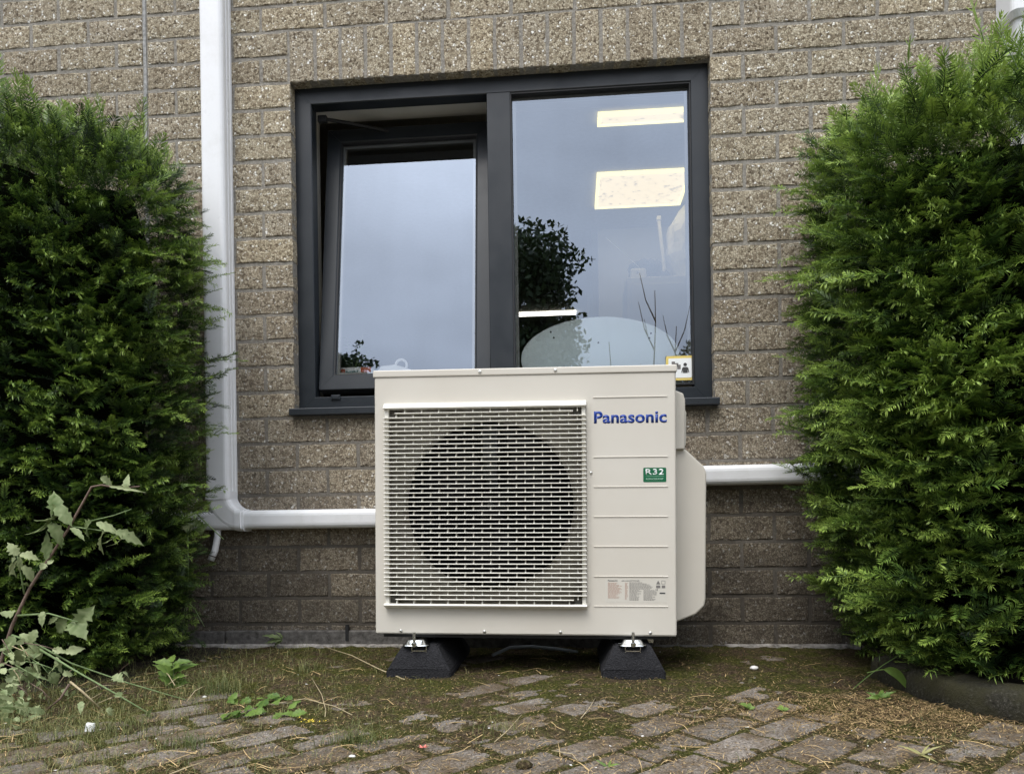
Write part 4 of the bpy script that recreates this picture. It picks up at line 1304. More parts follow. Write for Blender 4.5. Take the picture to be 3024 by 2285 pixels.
class HedgeShape:
    slope = .12
    def __init__(s, cx_, cy_, rx, ry, ztop, zb, prof, seed, ex=3.2):
        s.c = (cx_, cy_); s.rx, s.ry, s.ztop, s.zb, s.prof, s.seed, s.ex = rx, ry, ztop, zb, prof, seed, ex
    def pt(s, th, t, inset=0):
        c, sn = math.cos(th), math.sin(th)
        ux = math.copysign(abs(c) ** (2 / s.ex), c); uy = math.copysign(abs(sn) ** (2 / s.ex), sn)
        k = s.prof(t)
        x = s.c[0] + (s.rx * k - inset) * ux; y = s.c[1] + (s.ry * (.35 + .65 * k) - inset) * uy
        zt = s.ztop(x) - inset * .7 + s.slope * (y - s.c[1])
        z = s.zb + (zt - s.zb) * t
        nv = Vector((x, y, z)) * 2.6 + Vector((s.seed, 0, 0))
        b = mnoise.noise(nv) * .06 + mnoise.noise(nv * 2.7) * .045
        return x + ux * b * .9, y + uy * b * .9, z + b * .3
    def normal(s, th, t):
        c, sn = math.cos(th), math.sin(th)
        return Vector((c / s.rx * .6, sn / s.ry * .6, 0)).normalized()
def build_hedge(label, S, n, ths, tint0, twigs, top_n, scale=.86):
    h = empty('yew_hedge', (S.c[0], S.c[1], 0)); tag(h, label, 'hedge')
    loc = np.array([S.c[0], S.c[1], 0.])
    def gather(n, tip):
        out = []
        for i in range(n):
            th = RNG.uniform(*ths) if RNG.random() < .9 else RNG.uniform(0, 2 * math.pi)
            t = RNG.random()
            nn = S.normal(th, t)
            if tip:
                ins = abs(RNG.normal(0, .022)) - .012
                k = .30
            else:
                ins = RNG.uniform(.0, .13); k = .6
            x, y, z = S.pt(th, t, ins)
            topk = max(0, (t - .86) / .14)
            if tip and RNG.random() < max(0, mnoise.noise(Vector((x * 9, y * 9, z * 9))) * 1.5 - .18): continue
            d = np.array([nn.x + RNG.normal(0, k), nn.y + RNG.normal(0, k), .28 + 1.0 * topk + RNG.normal(0, .3)])
            up = np.array([nn.x * .3 + RNG.normal(0, .5), nn.y * .3 + RNG.normal(0, .5), 1.0])
            cl = mnoise.noise(Vector((x * 4, y * 4, z * 4 + 5))) * .22
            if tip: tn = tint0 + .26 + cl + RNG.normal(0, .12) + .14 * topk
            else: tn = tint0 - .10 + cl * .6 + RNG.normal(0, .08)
            out.append((x, y, z, d, up, scale * RNG.uniform(.75, 1.25), tn))
        return out
    def emit(name, protos, L_):
        P = np.array([l[:3] for l in L_]) - loc
        scatter(name, protos, P, np.array([l[3] for l in L_]), np.array([l[4] for l in L_]), np.array([l[5] for l in L_]), np.array([l[6] for l in L_]), 'yew', h)
    inner = gather(n, False)
    tips = []
    def branch(x, y, z, d, up, L, sc, tn, tipgrow=.3):
        d = d / np.linalg.norm(d); a = np.cross(d, up); a /= np.linalg.norm(a); nrm = np.cross(a, d)
        k = int(L / .0125); sg = 1
        for i in range(k):
            f = (.18 + .82 * i / k); sg = -sg
            droop = -nrm * (L * .12 * f * f)
            p = np.array([x, y, z]) + d * L * f + droop
            ang = R(RNG.uniform(38, 62)) * (1 - .25 * f)
            sd_ = d * math.cos(ang) + a * sg * math.sin(ang) + nrm * RNG.normal(.05, .16)
            tips.append((p[0], p[1], p[2], sd_, nrm + RNG.normal(0, .22, 3), sc * RNG.uniform(.8, 1.25) * (1.15 - .4 * f), tn + tipgrow * (f - .5) + RNG.normal(0, .07)))
        p = np.array([x, y, z]) + d * L - nrm * L * .12
        tips.append((p[0], p[1], p[2], d - nrm * .2, nrm, sc * 1.1, tn + tipgrow * .55))
    for i in range(int(n * .30)):
        th = RNG.uniform(*ths) if RNG.random() < .93 else RNG.uniform(0, 2 * math.pi)
        t = RNG.random(); nn = S.normal(th, t)
        L = RNG.uniform(.06, .13)
        x, y, z = S.pt(th, t, L * .78 + RNG.uniform(-.012, .03))
        topk = max(0, (t - .88) / .12)
        d = np.array([nn.x + RNG.normal(0, .42), nn.y + RNG.normal(0, .36), .22 + 1.1 * topk + RNG.normal(0, .28)])
        up = np.array([nn.x * .25 + RNG.normal(0, .4), nn.y * .25 + RNG.normal(0, .4), 1.0])
        cl = mnoise.noise(Vector((x * 4, y * 4, z * 4 + 5))) * .2
        branch(x, y, z, d, up, L, scale, tint0 + .16 + cl + RNG.normal(0, .09) + .12 * topk)
    for i in range(top_n):     # the crown of the hedge
        th = RNG.uniform(0, 2 * math.pi); r = RNG.random() ** .5
        x = S.c[0] + S.rx * S.prof(.97) * r * math.cos(th); y = S.c[1] + S.ry * .95 * r * math.sin(th)
        z = S.ztop(x) + S.slope * (y - S.c[1]) + RNG.normal(-.045, .035) + mnoise.noise(Vector((x * 5, y * 5, S.seed))) * .045
        lead = RNG.random() < .17
        (inner if lead or RNG.random() < .35 else tips).append((x, y, z, np.array([RNG.normal(0, .4 if not lead else .25), RNG.normal(0, .4 if not lead else .25), 1.0]), np.array([RNG.normal(), RNG.normal(), .2]),
            scale * (RNG.uniform(1.2, 2.0) if lead else RNG.uniform(.8, 1.25)), tint0 + .26 + RNG.normal(0, .1)))
    for (x, y, z, d, sc, tn) in twigs:
        inner.append((x, y, z, np.array(d, float), np.array([RNG.normal(0, .3), -.35 + RNG.normal(0, .2), 1.0]), sc * .8, tint0 + tn))
        if sc > 1.5 or RNG.random() < .3: branch(x, y, z, np.array(d, float), np.array([0, -.35, 1.0]), RNG.uniform(.07, .12) * (1.4 if sc > 1.5 else 1), scale * .9, tint0 + .15 + tn)
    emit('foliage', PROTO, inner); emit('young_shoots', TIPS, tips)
    # added near-black core blocks light leaks and paints the hedge's shaded inside
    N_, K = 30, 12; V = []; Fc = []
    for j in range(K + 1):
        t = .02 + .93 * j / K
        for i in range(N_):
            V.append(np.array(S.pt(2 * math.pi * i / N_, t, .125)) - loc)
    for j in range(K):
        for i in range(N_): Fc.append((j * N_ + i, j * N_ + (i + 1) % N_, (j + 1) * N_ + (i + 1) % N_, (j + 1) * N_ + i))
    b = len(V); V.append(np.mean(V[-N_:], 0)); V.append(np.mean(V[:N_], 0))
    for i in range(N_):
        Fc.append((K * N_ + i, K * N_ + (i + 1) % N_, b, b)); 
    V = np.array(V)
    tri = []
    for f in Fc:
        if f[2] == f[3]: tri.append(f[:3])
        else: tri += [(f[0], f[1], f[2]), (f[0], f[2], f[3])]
    big('shade_core', V, np.array(tri), 'yew_core', h, smooth=True)
    # stems and inner limbs
    for k in range(5):
        bx = S.rx * (-.7 + 1.4 * k / 4) * .75
        bm = NB(); tube(bm, [(bx, 0, -.02), (bx + .02, -.02, .35), (bx + random.uniform(-.06, .06), .02, 1.1)], [.022, .017, .008], 8)
        obj('trunk', bm, 'bark', h)
    return h
def edge_twigs(S, thr, trange, n, outx, sc=(1.1, 1.7)):
    out = []
    for i in range(n):
        th = RNG.uniform(*thr); t = RNG.uniform(*trange)
        x, y, z = S.pt(th, t, -.0)
        d = (outx * RNG.uniform(.8, 1.3), RNG.uniform(-.5, .15), RNG.uniform(-.15, .75))
        out.append((x, y, z, d, RNG.uniform(*sc), RNG.uniform(0, .25)))
    return out
def lerp_tab(tab):
    xs = [a for a, b in tab]; ys = [b for a, b in tab]
    return lambda v: float(np.interp(v, xs, ys))
# left hedge
SL = HedgeShape(-1.02, -.385, .775, .335, lerp_tab([(-2, 1.78), (-.9, 1.75), (-.62, 1.72), (-.42, 1.665), (-.15, 1.58)]), .02,
                lerp_tab([(0, .90), (.08, .925), (.3, .955), (.55, 1.0), (.75, .995), (.88, .98), (1, .95)]), 3.3)
tw = edge_twigs(SL, (-.55, .3), (.12, .92), 60, 1) + edge_twigs(SL, (-.4, .4), (.3, .85), 16, 1, (1.6, 2.2))
build_hedge('large dark yew hedge in front of the wall beside the white downpipe', SL, 3000, (-2.3, .75), .13, tw, 2100)
# right hedge
SRt = HedgeShape(2.66, -.46, .885, .43, lerp_tab([(1.7, 1.55), (1.9, 1.58), (2.1, 1.61), (2.35, 1.66), (2.6, 1.72), (3.5, 1.78)]), .06,
                lerp_tab([(0, .90), (.1, .96), (.3, 1.0), (.5, 1.0), (.75, 1.0), (.9, 1.0), (1, .99)]), 9.1, 4.4)
SRt.slope = .30
tw = edge_twigs(SRt, (math.pi - .5, math.pi + .6), (.08, .95), 60, -1) + edge_twigs(SRt, (math.pi - .2, math.pi + .5), (.25, .85), 14, -1, (1.7, 2.4))
build_hedge('bright tipped yew hedge growing behind the curved kerb beyond the unit', SRt, 3200, (math.pi - .75, math.pi + 2.0), .24, tw, 2400, .95)

# ------------------------------------------------------------------ weeds, grass, litter
def at(pxx, pyy, Y):
    d = wv + r2 * ((pxx - 1512) / 2200) - u2 * ((pyy - 1508.37) / 2200)
    s = (Y - CAMP.y) / d.y
    return CAMP + d * s
def ray_ground(pxx, pyy, Z=0.0):
    d = wv + r2 * ((pxx - 1512) / 2200) - u2 * ((pyy - 1508.37) / 2200)
    return CAMP + d * ((Z - CAMP.z) / d.z)
def weed_leaf(parent, b, t, Wpx, Y, mat='weed_leaf', tint=.5, lobes=1, curl=.25, dz=.02):
    p = at(*b, Y); q = at(*t, Y + random.uniform(-dz, dz)); L = (q - p).length; depth = (p - CAMP).dot(wv)
    up = (CAMP - p).normalized() + Vector((random.uniform(-.4, .4), random.uniform(-.4, .4), random.uniform(.1, .9)))
    return add_leaf(parent, p - parent.location, q - p, L, 1.0 * Wpx * depth / 2200, mat, tint, lobes, random.uniform(.1, .75), random.uniform(.15, .4), up)
def stem(parent, pts, r0, r1, mat):
    n = len(pts); bm = NB()
    tube(bm, [Vector(p) - parent.location for p in pts], [r0 + (r1 - r0) * i / (n - 1) for i in range(n)], 7)
    return obj('stem', bm, mat, parent, smooth=True)
c1 = lambda x, y: (x / 4.178, 1400 + y / 4.178)
c2 = lambda x, y: (x / 3.123, 1750 + y / 3.123)
Yw = -.80
w = empty('sow_thistle', (-.62, -.82, 0)); tag(w, 'tall wilting weed with a brown woody stem leaning across the left hedge', 'weed')
stem(w, [ray_ground(-60, 2080), at(0, 1962, -.82), at(35, 1848, Yw), at(88, 1736, Yw), at(141, 1654, Yw), at(200, 1565, Yw), at(271, 1437, Yw), at(300, 1432, Yw), at(354, 1441, Yw), at(413, 1436, Yw)], .0052, .0018, 'stem_purple')
LV = [((690, 520), (690, 180), 190, .22), ((700, 400), (875, 590), 170, .3), ((700, 400), (525, 505), 150, .34), ((690, 500), (475, 655), 130, .36), ((600, 560), (430, 835), 150, .32),
      ((620, 600), (785, 795), 150, .3), ((570, 1060), (590, 700), 120, .3), ((1130, 580), (950, 725), 170, .22), ((870, 660), (1045, 765), 95, .45), ((1190, 600), (1445, 690), 120, .6),
      ((1310, 700), (1085, 850), 150, .6), ((1420, 700), (1740, 790), 150, .5), ((1440, 740), (1290, 895), 120, .42), ((1510, 750), (1460, 955), 50, .6), ((1240, 40), (1410, 120), 110, .6),
      ((1560, 190), (1540, 10), 90, .6), ((220, 1000), (100, 850), 130, .8), ((240, 1000), (480, 1005), 140, .95), ((200, 1040), (10, 1170), 150, .62), ((210, 1060), (70, 1275), 45, .9),
      ((260, 1130), (475, 1300), 140, .7), ((240, 1010), (250, 1200), 60, .6), ((1350, 150), (1700, 180), 50, .75), ((560, 1100), (500, 1170), 90, .65), ((590, 1110), (650, 1040), 60, .8), ((330, 1330), (270, 1450), 80, .3)]
for b, t, W_, tn in LV:
    weed_leaf(w, c1(*b), c1(*t), W_ / 4.178, Yw - .015, tint=tn)
stem(w, [at(*c1(1100, 580), Yw), at(*c1(1400, 510), Yw), at(*c1(1620, 430), Yw)], .002, .001, 'green_stem')
stem(w, [at(*c1(860, 640), Yw), at(*c1(1210, 690), Yw), at(*c1(1600, 740), Yw)], .002, .001, 'green_stem')
stem(w, [at(*c1(300, 1480), Yw), at(*c1(250, 1200), Yw), at(*c1(210, 1000), Yw)], .0025, .001, 'green_stem')
w = empty('sow_thistle', (-.55, -.90, 0)); tag(w, 'wilted pale green weed lying in a heap on the ground at the left corner', 'weed')
stem(w, [at(*c2(110, 390), -.82), at(*c2(300, 450), -.83), at(*c2(660, 650), -.82), at(*c2(1180, 830), -.76), ray_ground(*c2(1710, 985), .006)], .0030, .0014, 'green_stem')
stem(w, [at(*c2(300, 480), -.83), at(*c2(500, 600), -.86), at(*c2(700, 720), -.88), at(*c2(1060, 925), -.88), ray_ground(*c2(1350, 1095), .008)], .0034, .0016, 'green_stem')
stem(w, [at(*c2(650, 820), -.90), at(*c2(760, 910), -.92), ray_ground(*c2(940, 1082), .006)], .0028, .0028, 'straw')
stem(w, [at(*c2(640, 840), -.92), at(*c2(560, 970), -.93), ray_ground(*c2(370, 1130), .006)], .003, .002, 'stem_purple')
stem(w, [at(*c2(160, 210), -.82), at(*c2(450, 190), -.83), at(*c2(720, 268), -.84)], .003, .0015, 'green_stem')
LW = [((620, 240), (500, 370), 130, .3), ((700, 280), (842, 155), 150, .35), ((650, 270), (790, 395), 170, .3), ((400, 170), (360, 275), 70, .6), ((540, 210), (430, 290), 50, .5), ((130, 180), (60, 215), 90, .6),
      ((180, 380), (345, 445), 90, .8), ((130, 400), (30, 560), 110, .4), ((330, 500), (420, 630), 110, .6), ((480, 520), (600, 540), 60, .85), ((600, 550), (765, 500), 90, .9), ((520, 590), (540, 700), 50, .85),
      ((500, 700), (390, 745), 50, .95), ((560, 640), (430, 700), 110, .5), ((580, 760), (690, 715), 80, .7), ((470, 740), (540, 840), 110, .45), ((200, 520), (110, 700), 130, .45), ((260, 620), (160, 700), 90, .75),
      ((250, 680), (295, 850), 120, .4), ((320, 640), (340, 790), 110, .4), ((180, 700), (130, 830), 130, .35), ((130, 760), (60, 820), 100, .7), ((150, 800), (80, 960), 90, .5), ((60, 830), (0, 960), 110, .6),
      ((40, 900), (-40, 1050), 130, .5), ((100, 1000), (10, 1150), 150, .35), ((160, 990), (270, 1160), 120, .3), ((180, 1180), (280, 1170), 60, .6), ((280, 1130), (390, 1190), 110, .65), ((250, 1200), (310, 1300), 120, .5),
      ((330, 1210), (435, 1260), 90, .6), ((150, 1190), (20, 1205), 70, .95), ((170, 1200), (210, 1360), 90, .95), ((200, 1250), (115, 1300), 70, .9), ((60, 1120), (-30, 1200), 120, .4), ((1050, 760), (1130, 810), 100, .5),
      ((1130, 730), (1235, 755), 40, .8), ((560, 900), (650, 930), 70, .7), ((680, 900), (660, 1000), 80, .5), ((750, 1000), (740, 1060), 60, .55), ((980, 1070), (1065, 1115), 70, .85), ((660, 1130), (700, 1190), 70, .5),
      ((1400, 1060), (1330, 1150), 90, .2), ((1060, 960), (1130, 900), 60, .3), ((340, 340), (240, 470), 80, .5), ((380, 560), (250, 590), 90, .35), ((90, 620), (0, 690), 90, .55), ((300, 1060), (360, 1110), 90, .6)]
for b, t, W_, tn in LW:
    yy = -.83 - .15 * max(0, (b[1] - 500) / 700)
    weed_leaf(w, c2(*b), c2(*t), W_ / 3.123, yy, tint=tn, dz=.03)
for k in range(60):      # shrivelled small leaves tangled in the heap
    bx_, by_ = random.uniform(-20, 420), random.uniform(420, 1320)
    if by_ < 800 and bx_ > 360: continue
    a = random.uniform(0, 6.28); l_ = random.uniform(35, 95)
    weed_leaf(w, c2(bx_, by_), c2(bx_ + math.cos(a) * l_, by_ + math.sin(a) * l_), random.uniform(25, 70) / 3.123, -.86 - .15 * max(0, (by_ - 500) / 700), tint=random.uniform(.25, .95), dz=.04)
for k in range(14):
    xa, ya = random.uniform(-20, 300), random.uniform(420, 1000); dx_, dy_ = random.uniform(60, 330), random.uniform(60, 260)
    Y_ = -.86 - .12 * max(0, (ya - 500) / 700)
    stem(w, [at(*c2(xa, ya), Y_), at(*c2(xa + dx_ * .5, ya + dy_ * .35), Y_ - .02), at(*c2(xa + dx_, ya + dy_), Y_ - .01)], .0014, .0007, random.choice(['green_stem', 'straw', 'stem_purple']))
# thin weed stem hanging down in front of the trunking corner
w = empty('hanging_weed', (-.3, -.3, .3)); tag(w, 'thin green weed stem hanging from the left hedge below the white corner piece', 'weed')
Yh = -.26
stem(w, [at(552, 1500, Yh), at(554, 1560, Yh), at(555, 1680, Yh), at(554, 1771, Yh)], .0022, .0028, 'green_stem')
for e_ in ((604, 1850), (541, 1890), (552, 1830)):
    stem(w, [at(554, 1773, Yh), at((554 + e_[0]) / 2 - 3, 1800, Yh), at(*e_, Yh)], .0016, .001, 'green_stem')
stem(w, [at(541, 1890, Yh), at(548, 1905, Yh), at(558, 1925, Yh)], .0012, .0008, 'green_stem')
stem(w, [at(585, 1520, Yh), at(610, 1545, Yh), at(660, 1592, Yh)], .0028, .0018, 'green_stem')
for b, t, W_, tn in [((552, 1545), (556, 1568), 32, .7), ((575, 1535), (600, 1560), 26, .2), ((580, 1570), (612, 1545), 22, .15), ((556, 1770), (527, 1783), 8, .9), ((558, 1770), (572, 1766), 8, .9), ((600, 1560), (590, 1580), 14, .3)]:
    weed_leaf(w, b, t, W_, Yh, tint=tn)
# fresh rosette
def rosette(label, pxx, pyy, n, L, W_, h, mat='fresh_leaf', tint=.5, name='seedling', group=None, lobes=1):
    g = ray_ground(pxx, pyy); g.z = ground_z(g.x, g.y)
    w = empty(name, g); tag(w, label, 'weed', group)
    for k in range(n):
        a = k * 2.4 + random.uniform(-.3, .3); el = random.uniform(.15, .9)
        z = h * (k / max(1, n - 1))
        add_leaf(w, (0, 0, z + .003), (math.cos(a), math.sin(a), el), L * random.uniform(.75, 1.15), W_ * random.uniform(.8, 1.15), mat, tint + random.uniform(-.2, .2), lobes, .35, .25, (-.2, -.8, 1))
    if h > .01:
        bm = NB(); tube(bm, [(0, 0, -.005), (.002, 0, h)], .0016, 6); obj('stem', bm, 'green_stem', w)
    return w
rosette('bright fresh-leaved weed standing at the foot of the left hedge', 512, 2035, 15, .058, .026, .07)
rosette('small toothed weed seedling in the litter below the right hedge end', 2600, 2075, 9, .035, .012, .006, tint=.45)
rosette('tiny bright seedling on the pavers left of the litter', 2210, 2100, 5, .022, .012, .003, tint=.7)
rosette('tiny seedling between pavers in front of the kerb end', 2312, 2105, 7, .018, .009, .006, tint=.6)
rosette('pale spiky sprout in the joint of the right-hand pavers', 2720, 2236, 7, .04, .004, .004, 'grass', .95, lobes=0)
rosette('little fern-like sprig on the pavers near the middle of the photo edge', 1795, 2262, 6, .025, .006, .004, tint=.55)
w = rosette('patch of dark creeping ivy-like leaves on the pavers left of the unit', 770, 2105, 0, .04, .03, 0, name='creeping_weed')
for k in range(30):
    a = ray_ground(random.uniform(655, 890), 2070 + random.uniform(0, 60)); a.z = ground_z(a.x, a.y) + random.uniform(.004, .02)
    an = random.uniform(0, 6.28)
    add_leaf(w, a - w.location, (math.cos(an), math.sin(an), random.uniform(-.1, .4)), random.uniform(.022, .042), random.uniform(.018, .03), 'fresh_leaf', random.uniform(.1, .75), 1, .3, .2, (-.2, -.6, 1))
w = rosette('flat jagged dandelion leaves against the footing left of the unit', 838, 1898, 0, .05, .02, 0, name='dandelion')
for b, t, W_ in (((835, 1885), (775, 1866), 16), ((833, 1888), (778, 1893), 12), ((836, 1883), (822, 1862), 8), ((835, 1890), (800, 1905), 9)):
    weed_leaf(w, b, t, W_, -.06, 'weed_leaf', .3)
w = empty('dock_plant', ray_ground(2560, 2035)); tag(w, 'two long arching dock leaves in front of the dark kerb end', 'weed')
def arch_leaf(parent, pts, W_, Y, tint, l0=0.35):
    P = [at(*p, Y) for p in pts]
    C_ = []
    for i in range(len(P) - 1):
        a, b, c, d = [P[max(0, min(len(P) - 1, k))] for k in (i - 1, i, i + 1, i + 2)]
        for j in range(7):
            t = j / 7; C_.append(.5 * ((2 * b) + (c - a) * t + (2 * a - 5 * b + 4 * c - d) * t * t + (3 * b - a - 3 * c + d) * t ** 3))
    C_.append(P[-1]); n = len(C_) - 1
    V, Fc = [], []
    depth = (P[0] - CAMP).dot(wv); Wm = W_ * depth / 2200 / 2
    for i, c in enumerate(C_):
        t = i / n; d = (C_[min(i + 1, n)] - C_[max(i - 1, 0)]).normalized(); side = d.cross((CAMP - c).normalized()).normalized()
        wd = .0012 if t < l0 else max(.0008, Wm * math.sin(math.pi * min(1, (t - l0) / (1 - l0)) ** .75) ** .8)
        for s in (-1, -.5, 0, .5, 1): V.append(c + side * s * wd + (CAMP - c).normalized() * (abs(s) * wd * .3) - parent.location)
    for i in range(n):
        for s in range(4):
            a = i * 5 + s; Fc.append((a, a + 1, a + 6, a + 5))
    return big('leaf', np.array(V), np.array(Fc), 'fresh_leaf', parent, np.full(len(V), tint) + RNG.normal(0, .04, len(V)), smooth=True)
arch_leaf(w, [(2505, 2045), (2590, 1975), (2680, 1922), (2725, 1925), (2755, 2012)], 42, -.62, .28, .5)
arch_leaf(w, [(2560, 1985), (2610, 1976), (2650, 1990), (2682, 2034)], 26, -.66, .42, .35)
w = empty('dry_grass_stalk', ray_ground(960, 1912)); tag(w, 'long dry straw stalk lying from the wall to the left rubber foot', 'straw')
stem(w, [ray_ground(955, 1908, .02), ray_ground(1040, 1935, .03), ray_ground(1120, 1975, .02), ray_ground(1195, 2006, .006)], .0013, .0018, 'straw')
w = empty('wilted_weed', ray_ground(930, 2080)); tag(w, 'dry pale weed runner lying across the pavers left of the unit', 'straw')
for pl in ([(790, 2080), (900, 2062), (990, 2085), (1040, 2110)], [(600, 2195), (680, 2185), (760, 2160)], [(920, 2000), (950, 2050), (962, 2095), (960, 2115)], [(500, 2285), (560, 2262), (610, 2245)], [(1540, 2110), (1500, 2155), (1460, 2190)], [(1715, 2120), (1740, 2090), (1758, 2060)], [(1630, 2215), (1690, 2225), (1705, 2245)]):
    stem(w, [ray_ground(*p, .007 + .006 * (i % 2)) for i, p in enumerate(pl)], .0011, .0009, 'straw')

def chip(label, name, pxx, pyy, s, mat, cat, sx=1, group=None):
    bm = NB(); bmesh.ops.create_icosphere(bm, subdivisions=2, radius=1)
    for v in bm.verts:
        k = 1 + .25 * mnoise.noise(v.co * 1.7 + Vector((pxx, 0, 0)))
        v.co = Vector((v.co.x * s * sx * k, v.co.y * s * k, v.co.z * s * .55 * k))
    g = ray_ground(pxx, pyy); g.z = ground_z(g.x, g.y) + s * .4
    o = obj(name, bm, mat, None, g, smooth=True); tag(o, label, cat, group); return o
chip('white pebble on moss between the unit and the right hedge', 'pebble', 2227, 1982, .011, 'pebble', 'pebble', 1.1)
chip('tiny white chip on a paver, right of the middle', 'pebble', 2208, 2148, .004, 'pebble', 'pebble', 1.5)
chip('dark mossy clod on a paver joint toward the right', 'moss_clod', 2228, 2218, .012, 'moss_ground', 'clod', 1.2)
chip('brown mossy clod on the pavers below the right rubber foot', 'moss_clod', 1548, 2266, .015, 'moss_ground', 'clod', 1.1)
chip('small white stone in the grass below the hanging weed stem', 'pebble', 605, 2062, .006, 'pebble', 'pebble')
chip('pale crumb beside the front grass tuft', 'pebble', 1040, 2235, .005, 'pebble', 'pebble', 1.4)
bm = NB(); box(bm, -.0105, .0105, -.002, .002, 0, .022, .002)
g = ray_ground(262, 2166); g.z = ground_z(g.x, g.y)
o = obj('paper_scrap', bm, 'white', None, g); o.rotation_euler = (-.3, .1, .1); tag(o, 'small square white scrap standing in the grass at the left', 'paper scrap')
bm = NB()
for k in range(5):
    a = k * 1.26; vs = [bm.verts.new(p) for p in ((0, 0, .003), (math.cos(a - .4) * .007, math.sin(a - .4) * .007, .004), (math.cos(a) * .012, math.sin(a) * .012, .007), (math.cos(a + .4) * .007, math.sin(a + .4) * .007, .004))]; bm.faces.new(vs)
g = ray_ground(1250, 2205); g.z = ground_z(g.x, g.y)
o = obj('petal', bm, 'red_petal', None, g); tag(o, 'pink fallen blossom on the pavers below the unit', 'petal')
bm = NB()
for k in range(16):
    c = Vector((random.gauss(0, .018), random.gauss(0, .008), random.uniform(.002, .01))); a = random.uniform(0, 6.28)
    for q in range(3):
        aa = a + q * 2.1
        vs = [bm.verts.new(c + Vector(p)) for p in ((0, 0, 0), (math.cos(aa) * .0045, math.sin(aa) * .0045, .002), (math.cos(aa + .7) * .0045, math.sin(aa + .7) * .0045, .002))]; bm.faces.new(vs)
g = ray_ground(908, 2134); g.z = ground_z(g.x, g.y)
o = obj('yellow_blossom', bm, 'yellow_petal', None, g); tag(o, 'little yellow blossoms beside the creeping leaves', 'blossom')
# fallen white petals and crumbs, sprinkled
Vs, Fs = [], []
for k in range(80):
    g = ray_ground(RNG.uniform(-50, 3070), 1930 + 360 * RNG.random() ** .7); z = ground_z(g.x, g.y) if abs(g.x) < 3 and g.y > -1.9 else 0
    z = max(z, 0) + .002; s = RNG.uniform(.0012, .0032); a = RNG.uniform(0, 6.28); b = len(Vs)
    for q in range(4): Vs.append((g.x + math.cos(a + q * 1.57) * s * (1.6 if q % 2 else 1), g.y + math.sin(a + q * 1.57) * s, z + RNG.uniform(0, .002)))
    Fs.append((b, b + 1, b + 2, b + 3))
o = big('scattered_crumbs', np.array(Vs), np.array(Fs), 'pebble'); tag(o, 'pale crumbs and petals strewn over the mossy pavers', 'litter', kind='stuff')

def blades(specs):
    """specs: (x,y,z, azimuth, lean, length, width, tint) -> curved three-segment blades"""
    A = np.array(specs); n = len(A)
    x, y, z, az, ln, L, W_, tn = A.T
    V = np.empty((n, 7, 3)); T = np.empty((n, 7))
    for i, t in enumerate((0, .35, .7, 1)):
        bend = ln * (t ** 1.6); hx = np.cos(az) * np.sin(bend) * L * t; hy = np.sin(az) * np.sin(bend) * L * t; hz = np.cos(bend) * L * t
        c = np.stack([x + hx, y + hy, z + hz], -1); w_ = W_ * (1 - t) * .5 * (1 if t else .8)
        sd_ = np.stack([-np.sin(az), np.cos(az), az * 0], -1) * w_[:, None]
        if i < 3:
            V[:, 2 * i] = c - sd_; V[:, 2 * i + 1] = c + sd_; T[:, 2 * i] = T[:, 2 * i + 1] = tn - .15 + .3 * t
        else:
            V[:, 6] = c; T[:, 6] = tn + .2
    base = np.array([(0, 1, 3), (0, 3, 2), (2, 3, 5), (2, 5, 4), (4, 5, 6)])
    F_ = (base[None] + (np.arange(n) * 7)[:, None, None]).reshape(-1, 3)
    return V.reshape(-1, 3), F_, np.clip(T.ravel(), 0, 1)
def gz(x, y): return max(ground_z(x, y), -.004)
# distinct grass tufts
for label, pxx, pyy, n, L, spread, tn in (('long green grass tuft between the left hedge and the pavers', 640, 2052, 150, .085, .035, .3),
                                         ('low dark grass tuft on the pavers at the lower left', 560, 2205, 130, .045, .03, .22),
                                         ('spreading grass tuft on the pavers in front of the unit\'s left side', 1060, 2195, 140, .065, .035, .3),
                                         ('thin upright grass clump near the wall left of the unit', 905, 1985, 60, .06, .03, .45),
                                         ('yellowish grass clump on the pavers below the middle of the unit', 1480, 2160, 60, .05, .03, .6),
                                         ('loose grass clump around the white scrap at the left', 330, 2165, 150, .055, .06, .35)):
    g = ray_ground(pxx, pyy)
    sp = []
    for k in range(n):
        x, y = g.x + RNG.normal(0, spread), g.y + RNG.normal(0, spread * .5)
        sp.append((x - g.x, y - g.y, gz(x, y), RNG.uniform(0, 6.28), RNG.uniform(.3, 2.1), L * RNG.uniform(.5, 1.25), .0018, tn + RNG.normal(0, .12)))
    V, F_, T_ = blades(sp)
    o = big('grass_tuft', V, F_, 'grass', None, T_, loc=(g.x, g.y, 0)); tag(o, label, 'grass')
sp = []
while len(sp) < 9000:
    g = ray_ground(RNG.uniform(-120, 3150), 1915 + 400 * RNG.random() ** .9)
    if g.y > -.04 or g.y < -1.85: continue
    cz_ = ground_z(g.x, g.y); left = min(1, max(.07, (.85 - g.x) / 1.1)) ** 1.3
    if RNG.random() > left * (1.0 if cz_ > -.001 else .35): continue
    if .45 < g.x < .67 and g.y > -.53 and g.y < -.1: continue
    if g.x > 1.84 and g.y > -.95: continue
    lean = RNG.uniform(.9, 2.2)
    sp.append((g.x, g.y, gz(g.x, g.y), RNG.uniform(0, 6.28), lean, RNG.uniform(.012, .05) * (1.15 if left > .6 else .8), RNG.uniform(.0009, .0016), .5 + RNG.normal(0, .28)))
V, F_, T_ = blades(sp)
o = big('grass', V, F_, 'grass', None, T_); tag(o, 'thin grass blades growing out of the moss and paver joints', 'grass', kind='stuff')
